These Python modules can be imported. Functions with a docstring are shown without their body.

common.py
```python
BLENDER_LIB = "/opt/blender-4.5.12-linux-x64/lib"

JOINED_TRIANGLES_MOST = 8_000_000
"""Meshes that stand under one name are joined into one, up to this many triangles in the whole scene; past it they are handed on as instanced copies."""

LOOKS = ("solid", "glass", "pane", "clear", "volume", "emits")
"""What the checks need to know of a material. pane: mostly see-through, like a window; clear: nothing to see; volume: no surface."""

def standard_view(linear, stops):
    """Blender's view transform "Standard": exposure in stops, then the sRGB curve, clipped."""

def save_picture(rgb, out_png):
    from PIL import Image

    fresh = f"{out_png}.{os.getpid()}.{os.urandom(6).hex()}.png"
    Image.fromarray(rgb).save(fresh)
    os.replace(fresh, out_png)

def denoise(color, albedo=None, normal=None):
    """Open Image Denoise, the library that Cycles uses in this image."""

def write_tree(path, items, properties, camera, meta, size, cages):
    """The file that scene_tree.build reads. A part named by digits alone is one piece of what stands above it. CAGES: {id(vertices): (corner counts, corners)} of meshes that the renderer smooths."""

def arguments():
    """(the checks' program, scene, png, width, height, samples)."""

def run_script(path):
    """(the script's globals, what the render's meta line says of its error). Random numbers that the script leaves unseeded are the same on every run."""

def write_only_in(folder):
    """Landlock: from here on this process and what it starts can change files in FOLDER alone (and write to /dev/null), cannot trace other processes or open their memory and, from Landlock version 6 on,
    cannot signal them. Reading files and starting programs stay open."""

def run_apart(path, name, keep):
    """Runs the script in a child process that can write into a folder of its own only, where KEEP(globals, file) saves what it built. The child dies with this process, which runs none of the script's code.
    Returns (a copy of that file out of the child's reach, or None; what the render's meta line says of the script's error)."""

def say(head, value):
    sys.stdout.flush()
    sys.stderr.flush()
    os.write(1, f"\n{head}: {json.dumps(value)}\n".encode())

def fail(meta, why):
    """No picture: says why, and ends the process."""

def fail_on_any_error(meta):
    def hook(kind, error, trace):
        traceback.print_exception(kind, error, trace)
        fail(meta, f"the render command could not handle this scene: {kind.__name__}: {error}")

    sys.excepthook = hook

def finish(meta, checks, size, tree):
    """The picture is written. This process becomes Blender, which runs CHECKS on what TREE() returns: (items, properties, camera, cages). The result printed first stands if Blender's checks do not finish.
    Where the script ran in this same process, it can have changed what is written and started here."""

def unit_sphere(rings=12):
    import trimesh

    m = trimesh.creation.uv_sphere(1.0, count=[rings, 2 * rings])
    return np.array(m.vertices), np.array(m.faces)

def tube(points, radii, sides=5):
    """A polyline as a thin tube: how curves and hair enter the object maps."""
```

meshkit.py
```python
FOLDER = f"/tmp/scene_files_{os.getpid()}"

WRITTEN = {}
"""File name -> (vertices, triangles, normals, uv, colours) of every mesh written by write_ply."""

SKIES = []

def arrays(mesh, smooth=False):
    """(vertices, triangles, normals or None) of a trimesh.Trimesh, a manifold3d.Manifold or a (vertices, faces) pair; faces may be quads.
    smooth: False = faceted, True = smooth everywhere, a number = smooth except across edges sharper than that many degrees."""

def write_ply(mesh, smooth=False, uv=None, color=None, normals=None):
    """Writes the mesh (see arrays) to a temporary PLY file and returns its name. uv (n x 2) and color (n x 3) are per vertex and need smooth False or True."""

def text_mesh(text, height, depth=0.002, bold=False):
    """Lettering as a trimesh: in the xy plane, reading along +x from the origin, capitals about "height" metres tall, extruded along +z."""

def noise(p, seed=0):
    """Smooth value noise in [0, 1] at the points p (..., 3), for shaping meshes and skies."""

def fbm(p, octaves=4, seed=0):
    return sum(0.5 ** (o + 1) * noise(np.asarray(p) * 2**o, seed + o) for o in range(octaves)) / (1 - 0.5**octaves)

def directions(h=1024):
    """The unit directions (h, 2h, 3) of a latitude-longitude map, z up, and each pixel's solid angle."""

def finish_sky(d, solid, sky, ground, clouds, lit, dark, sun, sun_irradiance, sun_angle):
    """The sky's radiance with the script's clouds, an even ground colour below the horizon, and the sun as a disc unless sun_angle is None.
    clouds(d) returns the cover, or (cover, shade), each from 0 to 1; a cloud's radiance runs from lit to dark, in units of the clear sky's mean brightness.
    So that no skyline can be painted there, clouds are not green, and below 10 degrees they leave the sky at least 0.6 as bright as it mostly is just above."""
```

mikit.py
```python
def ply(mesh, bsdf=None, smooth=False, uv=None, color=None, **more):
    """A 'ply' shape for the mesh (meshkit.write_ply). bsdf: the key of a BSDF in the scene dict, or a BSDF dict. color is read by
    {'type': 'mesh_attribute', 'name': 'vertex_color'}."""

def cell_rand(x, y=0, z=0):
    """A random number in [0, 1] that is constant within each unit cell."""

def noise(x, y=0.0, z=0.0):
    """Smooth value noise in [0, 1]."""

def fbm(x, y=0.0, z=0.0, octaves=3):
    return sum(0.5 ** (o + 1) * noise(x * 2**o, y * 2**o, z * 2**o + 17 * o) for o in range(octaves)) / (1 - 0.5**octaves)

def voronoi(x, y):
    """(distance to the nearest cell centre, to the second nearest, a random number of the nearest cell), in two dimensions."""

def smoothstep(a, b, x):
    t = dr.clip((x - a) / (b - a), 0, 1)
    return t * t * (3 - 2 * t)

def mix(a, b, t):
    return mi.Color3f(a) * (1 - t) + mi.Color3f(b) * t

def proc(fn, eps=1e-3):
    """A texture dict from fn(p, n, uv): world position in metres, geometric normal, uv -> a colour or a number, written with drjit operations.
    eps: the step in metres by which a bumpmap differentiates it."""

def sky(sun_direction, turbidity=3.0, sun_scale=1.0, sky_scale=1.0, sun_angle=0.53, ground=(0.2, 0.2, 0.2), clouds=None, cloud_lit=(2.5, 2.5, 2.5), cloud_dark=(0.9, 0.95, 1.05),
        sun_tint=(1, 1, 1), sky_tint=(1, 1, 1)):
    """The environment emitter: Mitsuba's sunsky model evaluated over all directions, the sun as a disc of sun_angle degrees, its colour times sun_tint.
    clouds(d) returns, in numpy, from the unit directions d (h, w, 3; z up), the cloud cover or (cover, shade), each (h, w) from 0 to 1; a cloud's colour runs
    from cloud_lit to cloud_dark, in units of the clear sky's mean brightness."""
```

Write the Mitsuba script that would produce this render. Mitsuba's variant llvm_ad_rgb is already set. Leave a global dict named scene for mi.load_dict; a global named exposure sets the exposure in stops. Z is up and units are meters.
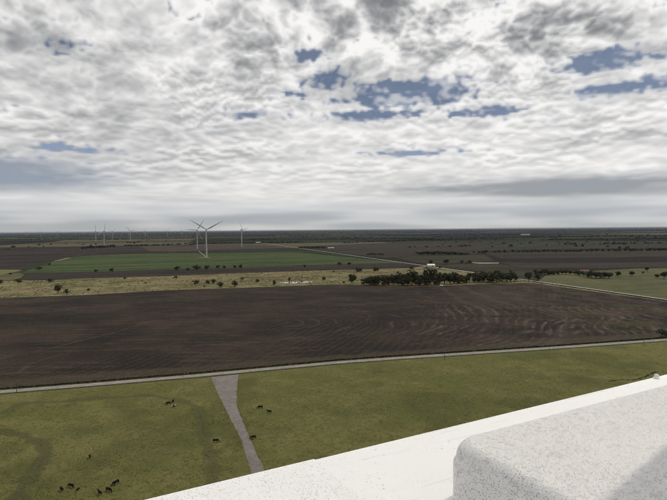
import math
import numpy as np, trimesh, drjit as dr, mitsuba as mi, manifold3d as m3
import mikit, meshkit
from mikit import fbm, noise, voronoi, cell_rand, smoothstep, mix
T = mi.ScalarTransform4f
scene, labels = {}, {}
# ---------------------------------------------------------------- camera, sky, exposure
EYE, PITCH, ROLL = np.array([0., 0., 82.]), math.atan(20.3 / 518), math.atan(.0085)
_f = np.array([0, math.cos(PITCH), -math.sin(PITCH)]); _r = np.array([1., 0, 0]); _u = np.cross(_r, _f)
_up = math.sin(ROLL) * _r + math.cos(ROLL) * _u
scene['camera'] = {'type': 'perspective', 'fov': 2 * math.degrees(math.atan(333.5 / 518)), 'fov_axis': 'x', 'near_clip': .05, 'far_clip': 90000.,
                   'to_world': T().look_at(origin=EYE.tolist(), target=(EYE + _f).tolist(), up=_up.tolist())}
SUN = (.487, .419, .766)
HAZE = [.34e-5, .50e-5, .82e-5]
exposure = 1.87
KNOB = (3.84, .03)
_rs=np.random.RandomState(7)
_perm=np.concatenate([_rs.permutation(512)]*2).astype(np.int64)
_ang=_rs.rand(512)*2*np.pi
_gx,_gy=np.cos(_ang),np.sin(_ang)
def perlin(x,y,s=0):
    xi,yi=np.floor(x).astype(np.int64),np.floor(y).astype(np.int64)
    xf,yf=x-xi,y-yi
    u=xf*xf*xf*(xf*(xf*6-15)+10); v=yf*yf*yf*(yf*(yf*6-15)+10)
    def g(a,b):
        h=_perm[(_perm[(xi+a+s*31)&511]+yi+b+s*17)&511]
        return _gx[h]*(xf-a)+_gy[h]*(yf-b)
    return 1.5*((g(0,0)*(1-u)+g(1,0)*u)*(1-v)+(g(0,1)*(1-u)+g(1,1)*u)*v)
def worley(x,y,s=0):
    xi,yi=np.floor(x).astype(np.int64),np.floor(y).astype(np.int64)
    best=np.full(x.shape,9.)
    for a in(-1,0,1):
        for b in(-1,0,1):
            h=_perm[(_perm[(xi+a+s*31)&511]+yi+b+s*17)&511]
            cx=xi+a+.5+.42*_gx[h]; cy=yi+b+.5+.42*_gy[h]
            best=np.minimum(best,(cx-x)**2+(cy-y)**2)
    return np.sqrt(best)
def blobs(x,y,s=0,r=.95):
    # round puffs: one soft bump per jittered cell, sizes vary
    xi,yi=np.floor(x).astype(np.int64),np.floor(y).astype(np.int64)
    best=np.zeros(x.shape)
    for a in(-1,0,1):
        for b in(-1,0,1):
            h=_perm[(_perm[(xi+a+s*31)&511]+yi+b+s*17)&511]
            cx=xi+a+.5+.38*_gx[h]; cy=yi+b+.5+.38*_gy[h]
            rr=r*(.62+.5*((h*37)%64)/64.)
            q=np.clip(1-((cx-x)**2+(cy-y)**2)/rr**2,0,1)
            best=np.maximum(best,q**1.3)+.25*np.minimum(best,q**1.3)
    return best-.55
def sstep(a,b,x):
    t=np.clip((x-a)/(b-a),0,1); return t*t*(3-2*t)
# openings in the cloud deck: azimuth (deg from +y, to the right), elevation, half sizes in degrees, depth
GAPS=[(7.8,14.4,6.6,1.25,1.7),(-.2,15.9,2.8,1.1,1.45),(-2.3,18.3,1.9,.7,1.0),(-3.6,14.5,2.2,.7,1.0),(4.0,12.2,5.2,.55,1.35),(27.6,15.7,4.5,.95,1.35),(29.4,13.0,4.7,.75,1.25),(16.4,12.1,3.4,.6,1.2),(13.5,14.0,2.6,.4,.8),(23,10.6,1.6,.35,.6),
      (8.1,8.2,4.4,.36,.95),(-31,5.5,7.5,1.5,.34),(-25.5,8.1,5,.42,.85),(-27.5,17.6,2.4,.8,1.1),(-8.5,12.3,4.2,.6,.95),(-13,10.8,3,.35,.5),(46,11,7,1.5,.9),(60,16,9,2,.9),(-58,10,8,2,.9),(-75,20,10,3,.9),(90,12,10,2,.9),(130,20,12,4,.9),(-120,18,12,4,.9),(180,15,14,3,.9)]
GREY=[(25,4.1,10.5,1.0,1.9),(12,4.3,6,.4,.5),(30,8.5,7,.9,.55),(7,22,8,2.4,.38),(26,18.8,6,1.8,.40),(-11,21,5,1.5,.22),(-3,19.5,7,1.5,.10),(-22,10,10,2,.10)]
def clouds(d):
    el=np.degrees(np.arcsin(np.clip(d[...,2],1e-4,1))); az=np.degrees(np.arctan2(d[...,0],d[...,1]))
    s=-1600*d[...,2]+np.sqrt((1600*d[...,2])**2+2*1600)
    # the deck seen from below; the puffs have height, so they foreshorten less than a flat sheet would
    R=s**.53; ca=np.sqrt(np.clip(1-d[...,2]**2,1e-9,1)); X,Y=R*d[...,0]/ca,R*d[...,1]/ca
    foot=.0031*R*np.maximum(1,.45/np.tan(np.radians(np.maximum(el,.4))))
    c,t=np.cos(.16),np.sin(.16)
    X,Y=c*X-t*Y,t*X+c*Y
    def keep(f): return np.clip(1.8-1.7*f*foot,0,1)
    def oct(f,k,sx=1.,sy=1.):
        return perlin(X*f*sx+3.1*k,Y*f*sy-1.7*k,k)*keep(f)
    low=.6*oct(1.0,5)+.5*oct(2.3,6)
    band=oct(4.2,7,sx=.45)
    X=X+.035*oct(3.,1); Y=Y+.035*oct(3.,3)
    wx2,wy2=oct(15,14),oct(15,15)
    X=X+.011*wx2; Y=Y+.011*wy2
    wx3,wy3=oct(40,16),oct(40,17)
    X=X+.0045*wx3; Y=Y+.0045*wy3
    cell=blobs(X*10.5,Y*10.5,3)*keep(10.5)
    cell2=blobs(X*22+5,Y*22,5)*keep(22)
    cell3=blobs(X*46+5,Y*46,6)*keep(46)
    mid=oct(6.2,11)
    fine=.5*oct(26,8)+.4*oct(52,9)+.34*oct(98,10)
    puff=.60*cell+.40*cell2+.20*cell3+.42*mid+.25*fine
    D=.60+.36*low+.22*band+.30*cell+1.0*(.40*mid+.60*cell2+.50*cell3+.75*fine)
    streak=perlin(az*.055+3,el*.75,20)*.6+perlin(az*.13,el*1.7,21)*.4
    lo=sstep(10,3.5,el)
    gap=np.zeros_like(el)
    jag=.20*oct(5,31)+.34*oct(10,32)+.16*oct(22,33)
    for a,e,w,h,k in GAPS:
        da=(az-a+180)%360-180
        q=np.sqrt((da/(w*1.3))**2+((el-e)/(h*1.3))**2)+.75*jag
        gap=np.maximum(gap,k*sstep(1.5,.1,q))
    cover=sstep(-.12,.46,D+.16*(1-np.clip(gap,0,1))+.12-1.0*gap)
    grey=np.zeros_like(el)
    for a,e,w,h,k in GREY:
        da=(az-a+180)%360-180
        grey=grey+k*np.exp(-((da/w)**2+((el-e)/h)**2))
    # thick cores look dark from below, thin rims bright
    amp=.60+.66*sstep(13,20,el)*(.25+sstep(-.25,.35,low+.9*grey))
    amp=amp*(1-.42*sstep(11,6,el))
    thick=puff-.04+.32*low+.28*band
    sunaz=np.radians(49.); sun=np.array([np.sin(sunaz)*.643,np.cos(sunaz)*.643,.766])
    mu=d@sun
    shade=.17+amp*.72*thick+.42*grey+.20*(1-sstep(.28,.62,mu))*sstep(1,9,el)
    relief=np.gradient(.9*cell*keep(10.5)+.75*cell2+.5*cell3+.5*mid+.4*fine,axis=0)
    vary=.30+.95*sstep(-.35,.35,oct(1.5,51)+.6*oct(3.3,52))
    shade=shade-.62*vary*np.clip(relief,-.22,.22)*sstep(2.5,8,el)*sstep(80,60,el)-.10*sstep(.15,.6,gap)
    shade=shade+lo*(.06-.22*streak)+.06*sstep(3.3,1.0,el)
    cover=np.maximum(cover-.10*gap,.85*sstep(5.2,3.4,el)*(1-.55*np.clip(gap,0,1)))*(1-.50*sstep(3.6,1.3,el)*(1-.35*sstep(-.1,.35,streak)))
    wisp=oct(11,40,sx=.5)+.6*oct(27,41)+.4*oct(60,42)
    cover=np.maximum(cover,.50*sstep(0,.7,wisp))
    cover=cover*(1-.16*np.clip(grey,0,1)*sstep(7,5,el))
    veil=np.exp(-(((az+33)/10)**2+((el-5.4)/1.7)**2)**1.5)
    cover=cover*(1-(.74+.5*streak)*veil)
    for ax in (0,1):
        cover=.7*cover+.15*(np.roll(cover,1,ax)+np.roll(cover,-1,ax))
    return np.clip(cover,.1,1),np.clip(np.where(shade>.55,.55+.45*np.tanh((shade-.55)/.5),shade),0,1)

scene['sky'] = mikit.sky(SUN, turbidity=3, sun_scale=.30, sky_scale=1.0, sun_angle=1.1, ground=(.06, .055, .045), clouds=clouds, cloud_lit=(9.2, 9.1, 8.95), cloud_dark=(1.68, 1.79, 1.94), sun_tint=(.91, 1, 1.14), sky_tint=(.30, .32, .365))
# ---------------------------------------------------------------- surveyed places (metres; x right, y ahead)
FIELDS = [('brown_field', 'dark_soil',
  [(-1140, 1425), (-2150, 2692), (-1804, 2802), (-1343, 2798), (-1160, 2466), (-845, 1691), (-843, 1643), (-799, 1468), (-765, 1262), (-783, 1213), (-898, 1123)]),
 ('fallow_field', 'dark_soil', [(-1160, 2466), (-1343, 2798), (-1357, 3011), (-1069, 2860), (-763, 2152), (-661, 2091), (-604, 1912), (-747, 1898), (-842, 1789), (-848, 1705)]),
 ('clay_field', 'pink_soil', [(-1069, 2860), (-544, 3013), (-250, 2674), (-225, 2402), (-412, 2283), (-661, 2091), (-763, 2152)]),
 ('winter_wheat_field', 'dark_green',
  [(-607, 1921), (-657, 2081), (-410, 2271), (-224, 2388), (-148, 2282), (-52, 1986), (177, 1282), (76, 1488), (-45, 1720), (-125, 1929), (-349, 1930)]),
 ('green_field', 'green',
  [(-641, 1057), (-713, 1255), (-757, 1391), (-833, 1647), (-865, 1766), (-835, 1775), (-740, 1882), (-599, 1895), (-469, 1887), (-347, 1921), (-124, 1920), (-45, 1713),
   (76, 1478), (172, 1267), (-9, 1231), (-185, 1144), (-351, 1110), (-500, 1060), (-618, 1052)]),
 ('stubble_field', 'dark_soil',
  [(-552, 909), (-615, 1047), (-497, 1054), (-350, 1104), (-184, 1138), (-9, 1224), (171, 1259), (204, 1167), (163, 1100), (-8, 1064), (-164, 1012), (-302, 953), (-436, 925),
   (-492, 889)]),
 ('straw_field', 'straw', [(-794, 991), (-891, 1114), (-741, 1148), (-709, 1150), (-676, 1121), (-655, 1046), (-640, 992)]),
 ('hay_field', 'olive', [(-669, 834), (-788, 984), (-636, 985), (-652, 1041), (-644, 1057), (-594, 994), (-554, 904), (-565, 875)]),
 ('prairie_field', 'brown', [(-120, 2639), (567, 3390), (1011, 3144), (576, 1967), (455, 1665), (255, 1621), (179, 1509), (149, 1498), (85, 1663), (-47, 2103)]),
 ('meadow', 'dark_olive', [(177, 1494), (251, 1597), (472, 1622), (405, 1299), (251, 1219), (222, 1216), (192, 1337)]),
 ('grazing_field', 'grey_green', [(856, 3026), (1937, 3006), (2427, 2946), (1714, 2080), (1326, 2058), (583, 1966)]),
 ('east_brown_field', 'brown', [(506, 1727), (1183, 1836), (1494, 1813), (1169, 1418), (923, 1432), (702, 1416), (452, 1405)]),
 ('black_soil_field', 'black_soil', [(448, 1391), (695, 1402), (914, 1418), (1158, 1404), (1016, 1233), (790, 1225), (535, 1222), (411, 1278)]),
 ('cropped_field', 'brown', [(405, 1259), (530, 1211), (783, 1215), (1002, 1215), (876, 1062), (677, 1049), (479, 1047), (385, 1069)]),
 ('rough_pasture', 'dark_olive', [(222, 1168), (248, 1205), (383, 1227), (383, 1063), (430, 981), (368, 900), (315, 805), (280, 990), (239, 1118)]),
 ('green_pasture', 'bright_olive', [(315, 799), (366, 890), (425, 970), (507, 985), (610, 1029), (668, 1036), (859, 1041), (412, 498), (382, 591), (349, 676)])]
LINES = {'L1': [(-265.1, 408), (-258.7, 415.6), (-241.8, 427.2)],
 'L2': [(-218.7, 335.9), (-201.1, 360.8), (-191.9, 386.6), (-179.1, 420.3), (-170.2, 460.8), (-160.8, 475.7), (-150.1, 486)],
 'L3': [(-194.1, 297.5), (-184.1, 299.3), (-188.7, 324.6), (-183.1, 342.7)],
 'L4': [(-162.5, 356.4), (-109.2, 363.5), (-71.4, 373.4), (-42.8, 384.2), (-18.8, 399.3), (3.9, 420.7), (27.8, 456.3), (34.1, 488), (29.2, 518.5), (10.3, 532.7), (-26.7, 528)],
 'dirt': [(-763.3, 1392), (-787.8, 1457.5), (-846.9, 1637.7), (-832.7, 1647.1), (-812.5, 1570.9)],
 'drive_l': [(-69.1, 286.7), (-59.2, 258.9), (-46.9, 226.2), (-37, 200.8), (-28.1, 171.4), (-22.4, 154.5)],
 'drive_r': [(-54.7, 292.2), (-51.4, 270.4), (-46.4, 241.3), (-36.9, 211), (-28.5, 185.7), (-24.2, 173.9), (-17.8, 154.5)],
 'gully': [(146.1, 272.8), (154.6, 275.7), (160.2, 274.2), (169.9, 280.5), (181.3, 290.1), (186.3, 290)],
 'plough': [(-493.8, 615.3), (-418.6, 646.6), (-323.2, 670.1), (-228.2, 718.9), (-120.5, 742), (-5.7, 773.5), (40.2, 762.8), (94.7, 738.4), (152.3, 740.5), (216.8, 765.5), (278.4, 771.9), (298.5, 765.9), (336.2, 651.6),
            (366.2, 566.8), (395.3, 477.9)],
 'pond': [(-88.2, 802.2), (-80.3, 816.9), (-60.1, 821.5), (-39.5, 824.6), (-31.2, 815.9), (-43.2, 803), (-67.4, 794.5)],
 'road': [(-172.2, 263.6), (-126.4, 276.1), (-76.3, 290.9), (-0.9, 316.2), (41.8, 326.9), (154.7, 352.1), (242, 373.8)],
 'road2': [(-52.3, 2004.8), (376.3, 582.5)],
 'strip': [(-675.3, 842.8), (-561.7, 869.2), (-540.5, 889.9), (-487.8, 881.7), (-432.7, 917), (-299.2, 944.1), (-162.4, 1002.7), (-7.5, 1053.2), (160.8, 1089), (201.1, 1150.6), (229, 1092.6), (271.4, 958.3), (297.4, 824.7),
           (305.7, 784.4)],
 'strip_light': [(337.2, 1260), (397.9, 1244.1), (386.6, 1208.6), (340.8, 1203.8), (330.3, 1234.3)],
 'track1': [(-148.4, 213.5), (-138.2, 210.6), (-125.3, 205.7), (-114.6, 198.1), (-107.1, 188.5), (-103.1, 176.5), (-101, 164.8), (-98.6, 155.8), (-94.4, 144.8)],
 'track2': [(-150.8, 233.8), (-148.5, 246), (-132.7, 247.1), (-115.8, 252.6), (-101.5, 253.7), (-92.3, 255.8), (-77.6, 248.6), (-70.9, 245.5), (-64, 237.6), (-58.1, 222.9), (-51.5, 201.4), (-47.7, 192.2), (-43.4, 179.2),
            (-40.2, 165.4), (-36.4, 149.1)]}
TREES = {'copse_tree': [(271.5, 1679.6, 15.1, 9.7), (280.8, 1667.5, 19.1, 9.9), (289, 1657.1, 17.9, 12.5), (299.3, 1658.2, 16.3, 13.6), (306, 1652.6, 19.3, 11.7), (318.6, 1661.6, 18, 11.7), (328.7, 1671.3, 19.2, 13),
                (336.5, 1652.4, 20.7, 13), (346.2, 1659.2, 15.5, 12.6), (354.3, 1656.8, 15.6, 10.1), (364.6, 1653.8, 19.1, 12.4), (372.6, 1641.5, 18.7, 11.5), (383.5, 1651.8, 18.4, 12.5), (392, 1650.1, 19.3, 9.4),
                (398.4, 1637.4, 15.6, 8.1), (407.6, 1638.9, 18.1, 8.4), (420.3, 1643.8, 20.6, 6.9), (110.9, 1665.4, 11.6, 7), (118.3, 1660.9, 11.6, 6.6), (126.5, 1667.8, 11.6, 7.4), (132.5, 1645.9, 11.5, 6.9),
                (141.9, 1666.6, 11.6, 6.2), (147.9, 1647.3, 11.5, 7.3), (154.8, 1639.3, 11.5, 7.2), (472.5, 1740.7, 8.7, 7.6), (488.5, 1737.7, 8.7, 8.1), (504.4, 1734.6, 8.7, 7.5)],
 'farmstead_tree': [(346.2, 884, 10.4, 12.6), (358.4, 896.1, 11.2, 10.8), (367.9, 901.1, 12.3, 13), (376.8, 904.5, 11.6, 10.4), (382, 899, 10, 11.3), (391.7, 904.1, 8.5, 10.4), (401.3, 908.9, 8.8, 10.2),
                    (409.1, 909.5, 10.5, 9.7), (412.5, 900.3, 7.2, 8.7), (418.8, 897.6, 7, 8.2), (422.7, 890.1, 12.2, 10.9), (421, 871.3, 9.2, 10.1), (415.9, 846, 14.2, 13.2), (419.7, 839.6, 13.2, 13.7),
                    (420.9, 828.1, 12.1, 13.5), (432.5, 837.3, 14.5, 12.1), (440.6, 839.4, 11.2, 11.3), (444.3, 833.2, 12.9, 11.3)],
 'fieldtree': [(-367.7, 689, 11.4, 12.9), (28.2, 777.9, 14.4, 15.9), (226.2, 1201, 10.6, 9.9), (257.2, 1183.2, 17.6, 14.1), (299.7, 792.5, 14.8, 16.4), (316, 798.9, 10, 12.5), (473, 859.4, 12.4, 9.5),
               (501.2, 867.9, 12.6, 8.9), (580.9, 957.9, 10.8, 9.1), (519.6, 830.1, 8.5, 6.8), (520.1, 813.2, 15, 13.1), (546.7, 913, 6.2, 4.1)],
 'hedgerow_tree': [(45.1, 770.3, 10.2, 10.7), (52.6, 760.6, 9.4, 11.3), (54.5, 792.6, 7.9, 8.9), (59.6, 767.3, 11.3, 11.5), (62.9, 804, 9.5, 9), (65.3, 759.3, 14.4, 14), (66.7, 800.5, 12.1, 11), (72.8, 757.3, 15.7, 13.9),
                   (80.9, 764.8, 15.5, 14.2), (83, 808.7, 13.1, 11.3), (86.5, 753.8, 14, 15), (89.7, 792.8, 11.8, 11.8), (94.6, 755, 13.8, 16), (98.6, 789.6, 11.6, 12.6), (99.7, 752.9, 13.9, 15.5),
                   (107.6, 755.1, 16.8, 16.4), (113.9, 792, 14.1, 12.9), (113.4, 748.7, 14.6, 17.2), (119.8, 754.2, 16.8, 16.6), (126, 752.1, 15, 19), (132, 786.1, 12.5, 14.9), (134.4, 752.9, 19.9, 20.6),
                   (140.7, 756.4, 18.5, 19.6), (148.2, 756.2, 19.5, 17.5), (154.6, 757.9, 16.2, 15.6), (165.1, 767.7, 15.3, 15.8), (175.6, 816.9, 13, 12.6), (172.6, 766, 14.7, 17.9), (184.8, 809.5, 12.4, 14.2),
                   (178.3, 767.9, 12.2, 15.9), (189.9, 811.8, 10.3, 12.6), (185.3, 769.4, 13, 14), (190.7, 803.3, 10.8, 11), (196.1, 778.9, 12.6, 11.6), (206.3, 825.2, 10.7, 9.2), (204.9, 780.3, 10.1, 12.4),
                   (215.3, 788.8, 13, 14.6), (218.9, 782.3, 11.3, 13.9), (230.7, 795.2, 12.6, 14.1), (243.8, 846.2, 10.7, 11.2), (238.4, 791.6, 17.4, 16), (241.3, 783.9, 16.9, 15.6), (248, 785.9, 11.4, 14.5),
                   (258.2, 795.8, 13.9, 16.5), (264, 789.2, 16.4, 15.1), (277.3, 837.9, 13.9, 12), (271.4, 793.3, 11.5, 14.1), (280.7, 799.9, 9.9, 12.8)],
 'shelterbelt_tree': [(502.3, 1739, 12.9, 9.6), (516.1, 1748, 13.5, 11.5), (548.8, 1758.9, 11, 7.7), (559.1, 1747.1, 14.5, 9.6), (584.3, 1764, 13.6, 11.8), (607.6, 1753.4, 12.2, 11.5), (626.5, 1753.5, 12.3, 8.7),
                      (645.9, 1759.6, 11, 10.4), (658.1, 1755.9, 15.4, 10.5), (677.3, 1763.7, 16.5, 9.1), (682.1, 1751, 11, 11.4), (698.9, 1763.2, 18.2, 9.4), (717.6, 1763.7, 17.8, 10.8), (735.8, 1771.9, 13.8, 9.8),
                      (743.9, 1762.7, 12.6, 9.8), (758.6, 1760.7, 16.6, 10.9), (775.1, 1766.4, 17.7, 9.2), (789.2, 1755.8, 18, 10.1), (805.4, 1764.7, 16.4, 10.1), (820.2, 1769.2, 11.9, 9), (828, 1765.2, 18.5, 8.3),
                      (835.4, 1764.1, 14, 10), (850.1, 1777.1, 16.7, 10.6), (863, 1761.1, 14.1, 10.6), (882.8, 1772.1, 14.5, 12.5), (904.7, 1781.3, 17, 12.6), (922, 1773.4, 11.7, 11.8), (942.6, 1770.9, 15, 9.7),
                      (969.9, 1786.2, 17.9, 10.4), (970.1, 1770.7, 14.8, 8.3), (980.2, 1770.6, 13.1, 11.8), (1010.6, 1789.2, 15.4, 12), (1016.4, 1772.7, 14.8, 11.1), (1028, 1774, 18.5, 10.8), (1047.5, 1785.9, 16.8, 8.7),
                      (1064.3, 1788.1, 14.8, 9.7), (1087.3, 1792.1, 14.1, 9), (1092.1, 1787, 19, 12.8), (1107.9, 1788.1, 19.2, 10.9), (1121.5, 1784, 12.9, 12.6), (1132.7, 1787.2, 19.8, 11.1), (1143.4, 1783.7, 19.7, 11.5),
                      (1150, 1780.8, 12.4, 11.8), (1183.2, 1798.6, 16.9, 12.1), (1192.7, 1797.3, 13.1, 9.2), (1201.9, 1796.8, 18.8, 12.1), (1216.6, 1789.7, 19.2, 9.2), (1243.6, 1805.4, 16.9, 13.1)],
 'shrub': [(-530.5, 823.3, 9.5, 7.6), (-502, 821, 13.1, 9.3), (-461.3, 841, 12.1, 7.4), (-648.3, 1137.4, 16.5, 8.1), (-709, 1290.4, 8.5, 5.7), (-631.7, 1008.5, 6.9, 4.6), (-353, 682.6, 9, 7.5),
           (-340, 715.2, 5.4, 4.6), (-486.6, 1058.2, 10.1, 6.8), (-456.8, 1062.7, 11.2, 9), (-360.4, 891.9, 6.5, 5.6), (-293.2, 804, 5, 3.3), (-272.7, 893.1, 8.1, 5.4), (-325.7, 1074.6, 13, 10.9),
           (-303.7, 1077.5, 10.8, 6.9), (-286.5, 1083.7, 17.4, 11.9), (-269.8, 1101.1, 13.2, 11), (-251, 1121.7, 11.1, 8.9), (-238.9, 1126.1, 8.9, 7.6), (-215, 1126.3, 8.9, 8), (-203.8, 1131, 11.1, 10.2),
           (-213.6, 797.6, 11.2, 8), (-195.4, 802, 9.6, 7.2), (-186.9, 805.8, 10.4, 8), (-164.9, 747.9, 10.4, 9.7), (-144.4, 750.3, 11.9, 10.4), (-152, 855.8, 7.6, 5.4), (-188.8, 753.7, 4.5, 3),
           (-64.5, 1144.9, 8.9, 6.7), (-120.7, 817.2, 8.8, 6.4), (-88.5, 770.3, 7.5, 9.8), (-70.6, 824, 4.8, 8.8), (-15.9, 843.9, 8.2, 6.9), (14.8, 1200.1, 15.1, 8.1), (37.1, 1207.6, 11.7, 7.5), (47.9, 997.5, 16.4, 10.6),
           (82, 1005.9, 15.6, 10.6), (15.5, 781.9, 4.6, 4.6), (156.9, 1035.2, 11.2, 9.7), (222.6, 1081.9, 8.6, 5.6), (305.2, 1233.9, 11.1, 8.9), (323.6, 1231.5, 14.8, 7.9), (-49.8, 809.7, 4.7, 3.1), (0.6, 1002.4, 5.8, 3.9),
           (243.9, 383.2, 7.6, 6.7), (249.1, 384.8, 5.4, 4.9)],
 'windbreak_tree': [(-152.5, 2289, 15.5, 10.7), (-141.2, 2292.3, 15.5, 13), (-131.6, 2326, 15.8, 12.6), (-119.8, 2324.1, 15.7, 12.6), (-106, 2277.4, 15.4, 11.2), (-95.5, 2301.8, 15.6, 12.3), (-83.8, 2296.3, 15.5, 11.5),
                    (-71.1, 2260.8, 15.3, 13), (-59.8, 2262.8, 15.3, 13), (-48.3, 2254.6, 15.2, 13), (-37.2, 2266.9, 15.3, 12.5), (-1182, 2433.4, 20.9, 14.3), (-1185.1, 2468.2, 21.2, 16), (-1193.1, 2514.2, 21.5, 14.8),
                    (-1190.7, 2539.3, 21.7, 18.3), (-1169.8, 2524.8, 21.5, 15.5), (-1182.5, 2583.6, 22, 16.2), (-1166.9, 2581.1, 21.9, 17.8), (-1162.5, 2603.7, 22, 17.7), (-1165, 2642.5, 22.3, 13.2),
                    (-1171.4, 2691.2, 22.7, 13), (-1166.5, 2714.9, 22.8, 16.7), (-1164.8, 2746.9, 23, 18.2)]}
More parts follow.
